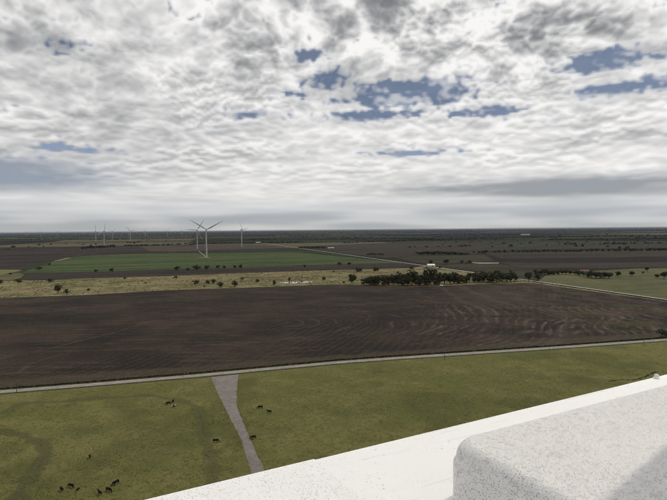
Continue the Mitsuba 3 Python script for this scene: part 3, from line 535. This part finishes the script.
for x, y, w, h in by_bearing(TREES['shrub']):
    if y < 500: plant('bush', 'dark rounded bush beside the gravel road at the far right, %s of the two' % nth('r'), 'bush', 'bushes beside the gravel road', x, y, w, h, 'bush')
    elif y < 990: plant('shrub', 'dark shrub on the dry tan grass strip, %s from the left' % nth('s'), 'shrub', 'shrubs dotted over the dry grass strip', x, y, w, h, 'bush')
    else: plant('field_shrub', 'dark shrub on the field edges behind the dry tan strip, %s from the left' % nth('f'), 'shrub', 'shrubs along the edges of the green field', x, y, w, h, 'bush')
for x, y, w, h in by_bearing(TREES['fieldtree']):
    if x < -200: lab = 'lone ragged tree at the left end of the dry grass strip'
    elif x < 60: lab = 'lone upright tree just left of the long hedgerow'
    elif x < 270: lab = 'dark tree standing by the farm road near the white barn, ' + ('left one' if x < 235 else 'right one')
    elif x < 330: lab = 'big dark tree where the farm road leaves the hedgerow, %s of the two' % nth('b')
    else: lab = 'dark tree on the green pasture at the far right, %s from the left' % nth('p')
    plant('field_tree', lab, 'tree', 'trees on the right hand pasture' if x >= 330 else None, x, y, w, h, 'tree')
for x, y, w, h in TREES['hedgerow_tree']: plant('hedgerow_tree', 'dark tree in the long hedgerow along the top of the ploughed field', 'tree', 'trees of the long hedgerow behind the ploughed field', x, y, w * (1.0 + .7 * veg.rand()), h * (.95 + .45 * veg.rand()), 'tree' if veg.rand() < .15 else 'bush')
for x, y, w, h in TREES['farmstead_tree']: plant('farmstead_tree', 'dark tree in the clump round the red roofed farmhouse', 'tree', 'trees round the farmhouse', x, y, w * 1.2, h * .9, 'tree' if veg.rand() < .4 else 'bush')
for x, y, w, h in TREES['copse_tree']: plant('copse_tree', 'tree in the small dark copses on the brown prairie behind the hedgerow', 'tree', 'trees of the copses on the brown prairie', x, y, w * 1.1, h, 'bush', -.4)
for x, y, w, h in TREES['shelterbelt_tree']: plant('shelterbelt_tree', 'distant tree in the dark shelterbelt crossing the right side', 'tree', 'trees of the distant shelterbelt', x, y, w, h, 'bush', -.4)
for x, y, w, h in TREES['windbreak_tree']: plant('windbreak_tree', 'distant tree in the windbreaks behind the green field', 'tree', 'trees of the distant windbreaks', x, y, w, h, 'bush', -.4)
# far woods: one mass of small crowns
rng.seed(77); pts, outs, sz = [], [], []
def clump(x, y, h, w):
    n = 26
    d = rng.randn(n, 3); d /= np.linalg.norm(d, axis=1, keepdims=True); d[:, 2] = np.abs(d[:, 2])
    pts.append(np.array([x, y, -.3]) + d * [w, w, h] * (.5 + .5 * rng.rand(n, 1))); outs.append(d); sz.append(np.full((n, 1), .20 * (h + w)))
for line, n, h in WOODS:
    L = resample(line, 20)
    for _ in range(n * 2):
        q = L[rng.randint(len(L))] + rng.randn(2) * [14, 22]; hh = h * (.55 + .6 * rng.rand()); clump(q[0], q[1], hh, hh * (.55 + .5 * rng.rand()))
n = 0
while n < 520:
    d = 2400 * (12 ** rng.rand()); az = np.radians(rng.uniform(-42, 42)); x, y = d * np.sin(az), d * np.cos(az)
    g = meshkit.fbm(np.array([[x / 900., y / 1600., 3.]]), 3, 5)[0]
    if g < .50 or (d < 3600 and g < .60): continue
    a_ = rng.rand() < .5; X = x * CA + y * SA; Y = -x * SA + y * CA
    if a_: Y = np.round(Y / 402) * 402 + rng.randn() * 6
    elif rng.rand() < .7: X = np.round(X / 402) * 402 + rng.randn() * 6
    x, y = X * CA - Y * SA, X * SA + Y * CA; hh = 5 + 6 * rng.rand(); clump(x, y, hh, hh * (.6 + .6 * rng.rand())); n += 1
pts, outs, sz = np.vstack(pts), np.vstack(outs), np.vstack(sz)
_s = leaf_cards(pts, outs, sz)
scene['distant_woods'] = mikit.ply(_s, 'mat_leaf'); labels['distant_woods'] = {'kind': 'stuff', 'label': 'distant dark hedgerows and woods spread toward the horizon', 'category': 'woods'}
def tufts(xy, h, w, mat, name, label, cat):
    n = len(xy); hh = h * (.5 + rng.rand(n)); ww = w * (.6 + .8 * rng.rand(n)); V, F = [], []
    for k in range(3):
        g = rng.rand(n) * np.pi * 2; c, s = np.cos(g) * ww / 2, np.sin(g) * ww / 2
        lean = rng.randn(n, 2) * .25 * hh[:, None]
        V.append(np.stack([np.column_stack([xy[:, 0] - c, xy[:, 1] - s, np.full(n, -.03)]), np.column_stack([xy[:, 0] + c, xy[:, 1] + s, np.full(n, -.03)]), np.column_stack([xy[:, 0] + lean[:, 0], xy[:, 1] + lean[:, 1], hh])], 1).reshape(-1, 3))
    V = np.vstack(V); scene[name] = mikit.ply((V, np.arange(len(V)).reshape(-1, 3)), mat); labels[name] = {'kind': 'stuff', 'label': label, 'category': cat}
rng.seed(21)
def in_pasture(n, k):
    y = 125 + 240 * rng.rand(n) ** 1.15; x = (rng.rand(n) * 1.46 - .73) * y
    ok = y < 305 + .262 * x - 5
    q = even(L_, 40); q2 = even(R_, 40)
    lx, rx = np.interp(y, q[::-1, 1], q[::-1, 0]), np.interp(y, q2[::-1, 1], q2[::-1, 0]); ok &= ~((x > lx - .3) & (x < rx + .3))
    g = meshkit.fbm(np.column_stack([x / 8, y / 8, np.full(n, k)]), 3, 3)
    ok &= rng.rand(n) < np.clip((g - .32) * 3.2, .05, 1)
    return np.column_stack([x, y])[ok]
tufts(in_pasture(60000, 1.), .15, .34, 'mat_tuft', 'pasture_grass', 'short tufts of grass all over the olive pasture', 'grass')
s_ = rng.rand(9000); base_ = np.array(near_road(0, -330, 330)); i_ = s_ * (len(base_) - 1); bx = np.column_stack([np.interp(i_, np.arange(len(base_)), base_[:, c]) for c in (0, 1)])
tufts(bx + nrm * (4.4 + 2.2 * rng.rand(9000))[:, None], .50, .8, 'mat_weed', 'roadside_weeds', 'dark tall weeds along the far edge of the gravel road', 'weeds')
eb = np.vstack([even(L_, 300), even(R_, 300)]); eb = eb[rng.randint(600, size=700)] + rng.randn(700, 2) * [.5, .4]
tufts(eb, .10, .4, 'mat_tuft', 'driveway_edge_grass', 'ragged grass tufts along both edges of the driveway', 'grass')
gl = np.array(resample(LINES['gully'], .5)); gl = gl[rng.randint(len(gl), size=170)] + rng.randn(170, 2) * [.35, .25]
tufts(gl, .30, .45, 'mat_weed', 'gully_weeds', 'thin dark line of weeds in the pasture near the white nacelle edge', 'weeds')
from shapely.geometry import Polygon, Point
from shapely import contains_xy
sp = Polygon(strip_poly).buffer(-3); n = 13000
xs, ys = rng.uniform(-640, 420, n), rng.uniform(620, 1110, n); ok = contains_xy(sp, xs, ys) & (meshkit.fbm(np.column_stack([xs / 25, ys / 25, np.zeros(n)]), 3, 8) > .42)
tufts(np.column_stack([xs, ys])[ok], .8, 1.3, 'mat_dry_tuft', 'dry_grass', 'clumps of dry tan grass over the strip behind the ploughed field', 'grass')

# ---------------------------------------------------------------- wind turbines
def lathe(prof, n=28):
    return trimesh.creation.revolve(np.asarray(prof, float), sections=n)
HUB = 86.0
tower_m = lathe([(0, -.5), (2.15, -.5), (2.15, 0), (2.1, 20), (1.85, 50), (1.45, HUB - 2.1), (0, HUB - 2.1)], 32)
flange_m = trimesh.util.concatenate([trimesh.creation.annulus(rr, rr + .12, .25).apply_translation([0, 0, z]) for z, rr in ((20, 2.02), (50, 1.78))])
foundation_m = lathe([(0, -.5), (4.2, -.5), (4.2, .15), (3.9, .3), (0, .3)], 32)
nac_m = tm(hull([((x, y, z), .55) for x in (-1.3, 1.3) for y in (-2.6, 6.6) for z in (HUB - 1.5, HUB + 1.35)] + [((x, 7.6, HUB + z), .4) for x in (-.9, .9) for z in (-.9, 1.0)]))
cool_m = trimesh.creation.box([2.6, .5, .9]); cool_m.apply_translation([0, 6.2, HUB + 2.3])
hub_m = lathe([(0, -2.2), (.45, -2.1), (1.0, -1.6), (1.35, -.9), (1.5, 0), (1.5, 1.1), (0, 1.1)], 28)
hub_m.apply_transform(trimesh.transformations.rotation_matrix(-np.pi / 2, [1, 0, 0])); hub_m.apply_translation([0, -4.3, HUB])
def blade_mesh(R=57.5):
    st, n = np.array([0, .02, .05, .1, .18, .28, .42, .56, .7, .82, .92, .975, 1.]), 18
    ch = np.interp(st, [0, .05, .2, .35, .6, .85, .96, 1], [2.2, 2.3, 3.7, 3.3, 2.3, 1.35, .9, .25]); th = np.interp(st, [0, .05, .2, .5, 1], [1, .9, .36, .24, .16])
    tw = np.radians(np.interp(st, [0, .2, .5, 1], [22, 14, 5, 0])); g = np.arange(n) * 2 * np.pi / n; V = []
    for s, c, t_, w in zip(st, ch, th, tw):
        x = c * (.5 * np.cos(g) + .5 - .30 - .20 * (s < .04)); y = .5 * c * t_ * np.sin(g) * (1 + .45 * np.cos(g) * -1 * (s > .1))
        X, Y = x * np.cos(w) - y * np.sin(w), x * np.sin(w) + y * np.cos(w)
        V.append(np.column_stack([X, Y - 2.2 * s ** 2, np.full(n, 1.2 + s * (R - 1.2))]))
    V = np.vstack(V); F = []
    for i in range(len(st) - 1):
        for j in range(n): F += [[i * n + j, i * n + (j + 1) % n, (i + 1) * n + (j + 1) % n], [i * n + j, (i + 1) * n + (j + 1) % n, (i + 1) * n + j]]
    k = (len(st) - 1) * n; F += [[k, k + j, k + j + 1] for j in range(1, n - 1)]
    return trimesh.Trimesh(V, F, process=False)
door_m = trimesh.creation.box([1.1, .3, 2.3]); door_m.apply_translation([0, -2.12, 1.6])
P_tower, P_flange, P_found, P_nac, P_cool, P_hub, P_blade, P_door = (mikit.ply(m, k, smooth=35) for m, k in ((tower_m, 'mat_tower'), (flange_m, 'mat_tower'), (foundation_m, 'mat_white_wall'), (nac_m, 'mat_blade'), (cool_m, 'mat_blade'), (hub_m, 'mat_blade'), (blade_mesh(), 'mat_blade'), (door_m, 'mat_dark_door')))
TL = ['white wind turbine standing in the green field, nearest and largest', 'white wind turbine just left of and behind the nearest one', 'lone turbine seen nearly edge on, right of the two large ones', 'far turbine, leftmost of the close cluster on the left',
      'tallest far turbine in the middle of the cluster on the left', 'far turbine with raised blade standing alone right of the cluster', 'small far turbine, right end of the cluster on the left', 'tiny turbine on the horizon between the cluster and the large pair',
      'tiny turbine on the horizon, left of the large pair', 'tiny turbine on the horizon right beside the large pair', 'tiny turbine on the left horizon, the right one of the outermost three', 'tiny turbine on the left horizon, middle one of the outermost three', 'tiny turbine at the far left end of the horizon']
for i, (x, y, yaw, rot) in enumerate(TURBINES):
    t_ = thing('wind_turbine', TL[i], 'wind turbine', 'wind turbines of the wind farm')
    face = np.degrees(np.arctan2(-x, y)) * 1.0 + yaw
    M = T().translate([x, y, -.3]).rotate([0, 0, 1], float(face))
    far = y > 6000
    names = [('tower', P_tower), ('nacelle', P_nac), ('hub', P_hub)] + ([] if far else [('tower_flanges', P_flange), ('foundation', P_found), ('cooler', P_cool), ('door', P_door)])
    for n_, d in names: part(t_, n_, {**d, 'to_world': M})
    for k in range(3):
        part(t_, 'blade', {**P_blade, 'to_world': M @ T().translate([0, -4.5, HUB]).rotate([0, 1, 0], float(90 - rot - 120 * k))})
struct('turbine_access_track', ribbon([(TURBINES[0][0] - 3, TURBINES[0][1] + 4), (TURBINES[0][0] - 40, TURBINES[0][1] + 130), (TURBINES[0][0] - 160, TURBINES[0][1] + 520)], [-2.4, 0, 2.4], [-.1, -.05, -.1], 15, .3, 9), 'mat_track_dirt')
struct('turbine_pad', flat([(TURBINES[0][0] + q[0], TURBINES[0][1] + q[1]) for q in ((-24, -16), (10, -18), (14, 12), (-8, 16), (-26, 6))], -.11), 'mat_track_dirt')

# ---------------------------------------------------------------- buildings
def gable(L, Wd, h, rise, over=.5):
    wall = trimesh.Trimesh([[sx * L / 2, sy * Wd / 2, z] for z in (-.6, h) for sx, sy in ((-1, -1), (1, -1), (1, 1), (-1, 1))] + [[-L / 2, 0, h + rise], [L / 2, 0, h + rise]],
        [[0, 1, 5], [0, 5, 4], [1, 2, 6], [1, 6, 5], [2, 3, 7], [2, 7, 6], [3, 0, 4], [3, 4, 7], [4, 7, 8], [5, 9, 6]], process=False)
    k = rise / (Wd / 2); y = Wd / 2 + over; z = h - over * k; th = .22; lx = L / 2 + over
    prof = [(-y, z + .03), (0, h + rise + .03), (y, z + .03), (y, z + th), (0, h + rise + th), (-y, z + th)]
    V = np.array([[sx * lx, py, pz] for sx in (-1, 1) for py, pz in prof]); F = []
    for i in range(6): j = (i + 1) % 6; F += [[i, j, 6 + j], [i, 6 + j, 6 + i]]
    for o in (0, 6): F += [[o, o + 1, o + 4], [o, o + 4, o + 5], [o + 1, o + 2, o + 3], [o + 1, o + 3, o + 4]]
    return wall, trimesh.Trimesh(V, F, process=False)
def house(name, label, cat, x, y, rz, L, Wd, h, rise, wm, rm, wins):
    t_ = thing(name, label, cat); M = T().translate([x, y, -.25]).rotate([0, 0, 1], rz); w, rf = gable(L, Wd, h, rise)
    part(t_, 'wall', mikit.ply(w, wm, to_world=M)); part(t_, 'roof', mikit.ply(rf, rm, to_world=M))
    d = trimesh.creation.box([min(4, L * .18), .12, h * .8]); d.apply_translation([L * .12, -Wd / 2 - .03, h * .4]); part(t_, 'door', mikit.ply(d, 'mat_dark_door', to_world=M))
    for i in range(wins):
        q = trimesh.creation.box([1.3, .12, 1.2]); q.apply_translation([-L / 2 + (i + .6) * L / (wins + 1), -Wd / 2 - .03, h * .6])
        if abs(-L / 2 + (i + .6) * L / (wins + 1) - L * .12) > min(4, L * .18) / 2 + .8: part(t_, 'window', mikit.ply(q, 'mat_window', to_world=M))
house('barn', 'white roofed barn beside the farm road behind the hedgerow', 'barn', 211, 1124, 15., 17, 10, 3.4, 2.6, 'mat_white_wall', 'mat_white_roof', 2)
house('farmhouse', 'small farmhouse with a red roof among dark trees', 'house', 460, 948, 12., 15, 8, 2.8, 2.2, 'mat_white_wall', 'mat_red_roof', 4)
house('long_shed', 'long pale shed at the far end of the farm road', 'shed', -11, 2227, 15., 26, 12, 4, 2.5, 'mat_shed_wall', 'mat_shed_roof', 0)
house('hut', 'tiny pale hut at the foot of the hedgerow', 'hut', 152.5, 733, 20., 4.2, 3, 1.9, .8, 'mat_shed_wall', 'mat_shed_roof', 1)
house('warehouse', 'long pale warehouse low on the right horizon', 'warehouse', 2175, 5882, 15., 110, 40, 8, 4, 'mat_shed_wall', 'mat_shed_roof', 0)
house('distant_shed', 'distant pale shed among trees, right of the edge on turbine', 'shed', -481, 3305, 20., 30, 14, 5, 3, 'mat_shed_wall', 'mat_shed_roof', 0)
# ---------------------------------------------------------------- posts along the road
for i, (x, y) in enumerate(POSTS):
    t_ = thing('wooden_post', 'thin dark wooden post beside the gravel road, %s from the left' % ORD[i], 'post', 'wooden posts along the gravel road'); v, f = tube([[x, y, -.4], [x + .02, y, 2.4], [x + .06, y + .02, 5.0]], [.13, .12, .10], 8)
    part(t_, 'pole', mikit.ply((v, f), 'mat_wood'))
    c = trimesh.creation.box([1.3, .1, .12]); c.apply_transform(trimesh.transformations.rotation_matrix(.26 + np.pi / 2, [0, 0, 1])); c.apply_translation([x + .05, y - .12, 4.6]); part(t_, 'crossarm', mikit.ply(c, 'mat_wood'))
# ---------------------------------------------------------------- cattle
def cow(pose):
    def ch(l): return [hull([l[i], l[i + 1]]) for i in range(len(l) - 1)]
    ps = []
    ps += ch([((.78, 0, 1.02), .36), ((.35, 0, .98), .40), ((-.25, 0, .97), .42), ((-.72, 0, 1.06), .33), ((-.92, 0, 1.12), .22)])
    if pose == 'graze': hd = [((.95, 0, 1.10), .27), ((1.32, 0, .80), .19), ((1.52, 0, .48), .155), ((1.70, 0, .20), .095)]; e = (1.46, .6)
    else: hd = [((.95, 0, 1.12), .27), ((1.30, 0, 1.32), .20), ((1.55, 0, 1.40), .165), ((1.88, 0, 1.22), .10)]; e = (1.5, 1.5)
    ps += ch(hd)
    for s in (-1, 1):
        ps += ch([((e[0] - .05, s * .12, e[1]), .05), ((e[0] - .10, s * .30, e[1] + .02), .035)])
        f = .10 * s if pose == 'graze' else -.06 * s
        ps += ch([((.70, s * .20, .80), .17), ((.72 + f, s * .20, .48), .085), ((.70 + f * 1.6, s * .20, .10), .055), ((.74 + f * 1.6, s * .20, .05), .065)])
        ps += ch([((-.74, s * .20, .95), .22), ((-.62 - f, s * .21, .66), .13), ((-.86 - f, s * .20, .42), .075), ((-.82 - f, s * .20, .10), .055), ((-.78 - f, s * .20, .05), .065)])
    ps += ch([((-1.08, 0, 1.22), .05), ((-1.18, 0, .95), .035), ((-1.16, 0, .55), .03), ((-1.15, 0, .42), .055)])
    m = tm(m3.Manifold.batch_boolean(ps, m3.OpType.Add).refine_to_length(.09))
    trimesh.smoothing.filter_taubin(m, iterations=8); return m
cow_g, cow_s = cow('graze'), cow('stand')
P_cg, P_cs = mikit.ply(cow_g, 'mat_cow', smooth=True), mikit.ply(cow_s, 'mat_cow', smooth=True)
CL = ['black cow nearest the lower left, first of the near group', 'black cow just behind the first of the near group at lower left', 'small black calf at lower left between two near cows', 'black cow, lowest on the right of the near group', 'black cow close behind the lowest of the near group',
      'black cow standing highest and rightmost of the near group', 'lone black cow in the middle of the left pasture', 'black cow, left of the three by the worn track', 'black cow, farthest of the three by the worn track', 'black cow with a white face, nearest of the three by the track',
      'black cow in the left pasture just left of the driveway', 'black cow right of the driveway, left one of the far two', 'black cow right of the driveway, right one of the far two', 'black cow right at the right edge of the driveway']
for i, (x, y, h) in enumerate(COWS):
    t_ = thing('cow', CL[i], 'cow', 'black cattle grazing in the pasture'); s = .62 if i == 2 else 1.0 + .08 * ((i * 7) % 3 - 1)
    M = T().translate([x, y, -.02]).rotate([0, 0, 1], float(h + 180 * (i % 2))).scale(s * .93)
    if i != 9: scene[t_] = {**(P_cg if i % 3 else P_cs), 'to_world': M}; continue
    face = cow_s.vertices[:, 0] > 1.36; rump = np.linalg.norm((cow_s.vertices - [-.3, .4, 1.0]) / [.5, .3, .35], axis=1) < 1
    col = np.where((face | rump)[:, None], [.62, .59, .54], [.014, .012, .011])
    principled('mat_cow_patched', {'type': 'mesh_attribute', 'name': 'vertex_color'}, .75, .25); scene[t_] = {**mikit.ply(cow_s, 'mat_cow_patched', smooth=True, color=col), 'to_world': M}

# ---------------------------------------------------------------- the turbine whose nacelle roof carries the camera
U, Vv, O = np.array([.8806, .474, 0]), np.array([.474, -.8806, 0]), np.array([-.843, 2.27, 80.8])
NM = T([[U[0], Vv[0], 0, O[0]], [U[1], Vv[1], 0, O[1]], [0, 0, -1, O[2]], [0, 0, 0, 1]])     # (along, across, down)
def nac(m):   # mesh given as (along, across from the far edge, up) -> world
    m = m.copy(); v = np.asarray(m.vertices); m.vertices = O + v[:, :1] * U + v[:, 1:2] * Vv + v[:, 2:] * [0, 0, 1.]; m.invert(); return m
tn = thing('turbine_nacelle', 'white nacelle roof with a raised hatch in the foreground at lower right', 'nacelle')
def roof_panel(a0, a1, dz=0.0, lip=0.0):
    """A roof shell: flat top, rounded far and near edges, short side returns; a thick closed profile extruded along the axis."""
    R, Wd, th, B0 = .07, 4.4, .03, -.048; pr = []
    for g in np.linspace(np.pi, np.pi / 2, 9): pr.append((B0 + R + R * np.cos(g), -R + R * np.sin(g)))
    for s in np.linspace(.06, .94, 14): pr.append((s * Wd, .018 * np.sin(np.pi * s)))
    for g in np.linspace(np.pi / 2, 0, 9): pr.append((Wd - R + R * np.cos(g), -R + R * np.sin(g)))
    pr = [(B0, -.5)] + pr + [(Wd, -.5)]; pr = np.array(pr) + [0, dz]
    inn = pr.copy(); c = pr.mean(0); inn = np.column_stack([np.clip(pr[:, 0], B0 + th, Wd - th), np.minimum(pr[:, 1], dz - th) - 0.0])
    loop = np.vstack([pr, inn[::-1]]); n = len(loop); na = max(2, int((a1 - a0) / .25)); A = np.linspace(a0, a1, na)
    V = np.vstack([np.column_stack([np.full(n, a), loop]) for a in A]); F = []
    for i in range(na - 1):
        for j in range(n): k = (j + 1) % n; F += [[i * n + j, (i + 1) * n + j, (i + 1) * n + k], [i * n + j, (i + 1) * n + k, i * n + k]]
    h = n // 2
    for o, fl in ((0, 1), ((na - 1) * n, -1)):
        for j in range(h - 1): F += [[o + j, o + j + 1, o + n - 2 - j][::fl], [o + j, o + n - 2 - j, o + n - 1 - j][::fl]]
    m = trimesh.Trimesh(V, F, process=False); trimesh.repair.fix_normals(m); return m
part(tn, 'roof_panel', mikit.ply(nac(roof_panel(-5.2, .83, .006)), 'mat_deck_dirty', smooth=30)); labels[tn + '__roof_panel'] = {'label': 'dirt speckled roof panel at the left'}
part(tn, 'roof_panel', mikit.ply(nac(roof_panel(.834, 8.0)), 'mat_deck_clean', smooth=30)); labels[tn + '__roof_panel_001'] = {'label': 'clean smooth white roof panel behind the hatch'}
side = trimesh.util.concatenate([trimesh.creation.box(bounds=[[-5.15, .05, -3.6], [7.95, .09, -.06]]), trimesh.creation.box(bounds=[[-5.15, 4.31, -3.6], [7.95, 4.35, -.06]]), trimesh.creation.box(bounds=[[-5.15, .09, -3.6], [-5.11, 4.31, -.06]]), trimesh.creation.box(bounds=[[7.91, .09, -3.6], [7.95, 4.31, -.06]]), trimesh.creation.box(bounds=[[-5.11, .09, -3.6], [7.91, 4.31, -3.56]])])
part(tn, 'side_shell', mikit.ply(nac(side), 'mat_shell'))
def rounded_slab(a0, a1, b0, b1, z0, z1, rc, rt, dome=0.0, n=14, scoop=0.0):
    """A moulded cover: rounded corners in plan, a rounded top edge, skirt going straight down; rings from the foot up to the crown."""
    pts = lambda ins: np.array([(cx + (rc - ins) * np.cos(g), cy + (rc - ins) * np.sin(g)) for cx, cy, g0 in ((a1 - rc, b1 - rc, 0), (a0 + rc, b1 - rc, 90), (a0 + rc, b0 + rc, 180), (a1 - rc, b0 + rc, 270)) for g in np.radians(np.linspace(g0, g0 + 90, n))])
    rings = [(0, z0), (0, z0 + .3 * (z1 - rt - z0)), (0, z1 - rt)] + [(rt * (1 - np.cos(g)), z1 - rt + rt * np.sin(g)) for g in np.radians(np.linspace(8, 90, 11))]
    V, F = [], []
    m = 4 * n
    for ins, z in rings: q = pts(ins); V.append(np.column_stack([q, np.full(m, z)]))
    c = np.array([(a0 + a1) / 2, (b0 + b1) / 2]); last = V[-1][:, :2]; K = 14
    for k in range(1, K): s = 1 - k / K; V.append(np.column_stack([c + (last - c) * s, np.full(m, z1 + dome * (1 - s * s))]))
    V = np.vstack(V); nr = len(V) // m
    for i in range(nr - 1):
        for j in range(m): k = (j + 1) % m; F += [[i * m + j, i * m + k, (i + 1) * m + k], [i * m + j, (i + 1) * m + k, (i + 1) * m + j]]
    V = np.vstack([V, [[*c, z1 + dome]], [[*c, z0]]]); top = len(V) - 2; o = (nr - 1) * m
    for j in range(m): k = (j + 1) % m; F += [[o + j, o + k, top], [k, j, top + 1]]
    mm = trimesh.Trimesh(V, F, process=False); trimesh.repair.fix_normals(mm); return mm
part(tn, 'hatch_curb', mikit.ply(nac(rounded_slab(1.128, 3.045, .628, 2.205, -.01, .198, .172, .014)), 'mat_lid', smooth=40)); labels[tn + '__hatch_curb'] = {'label': 'upright grey side of the raised hatch'}
part(tn, 'hatch_cover', mikit.ply(nac(rounded_slab(1.140, 3.04, .640, 2.2, .185, .281, .162, .070, .010)), 'mat_lid', smooth=40)); labels[tn + '__hatch_cover'] = {'label': 'speckled grey white hatch lid with rounded edges'}
# unseen shadow caster added right of the hatch, given the form of a cooler
cz = 2.9
ck = part(tn, 'cooler', mikit.ply(nac(tm(hull([((a, b, z), .03) for a in (3.13, 3.52) for b in (.94, 2.3) for z in (.0, cz)]))), 'mat_shadow_caster', smooth=30))
for i in range(16):
    s_l = trimesh.creation.box([.02, 1.4, .06]); s_l.apply_transform(trimesh.transformations.rotation_matrix(.5, [0, 1, 0])); s_l.apply_translation([3.080, 1.66, .25 + i * .15]); part(ck, 'louvre_slat', mikit.ply(nac(s_l), 'mat_shadow_caster'))
# white stub at the roof edge, far right
px_, py_ = KNOB
fp = trimesh.util.concatenate([lathe([(0, 0), (.024, 0), (.024, .005), (.014, .008), (.013, .014), (0, .014)], 20)]); fp.apply_translation([px_, py_, .003]); kb = part(tn, 'stub_base', mikit.ply(nac(fp), 'mat_shell', smooth=35))
dm = lathe([(0, .012), (.018, .012), (.019, .016), (.016, .026), (.009, .031), (0, .032)], 20); dm.apply_translation([px_, py_, .003]); part(kb, 'dome', mikit.ply(nac(dm), 'mat_white_roof', smooth=35))
part(tn, 'tower', mikit.ply(lathe([(0, 0), (2.15, 0), (2.1, 20), (1.5, 77.1), (0, 77.1)], 48).apply_translation([O[0] + U[0] * 2.5 + Vv[0] * 2.2, O[1] + U[1] * 2.5 + Vv[1] * 2.2, 0]), 'mat_tower', smooth=35))
# ---------------------------------------------------------------- the air
if HAZE:
    scene['air'] = {'type': 'homogeneous', 'albedo': {'type': 'rgb', 'value': [.95, .95, .95]}, 'sigma_t': {'type': 'rgb', 'value': HAZE}}
    scene['haze'] = {'type': 'cube', 'to_world': T().translate([0, 0, 80.]).scale([48000, 48000, 82.]), 'bsdf': {'type': 'null'}, 'interior': ref('air')}
    labels['haze'] = {'kind': 'stuff', 'label': 'thin pale haze over the far land', 'category': 'haze'}
    scene['camera']['medium'] = ref('air')
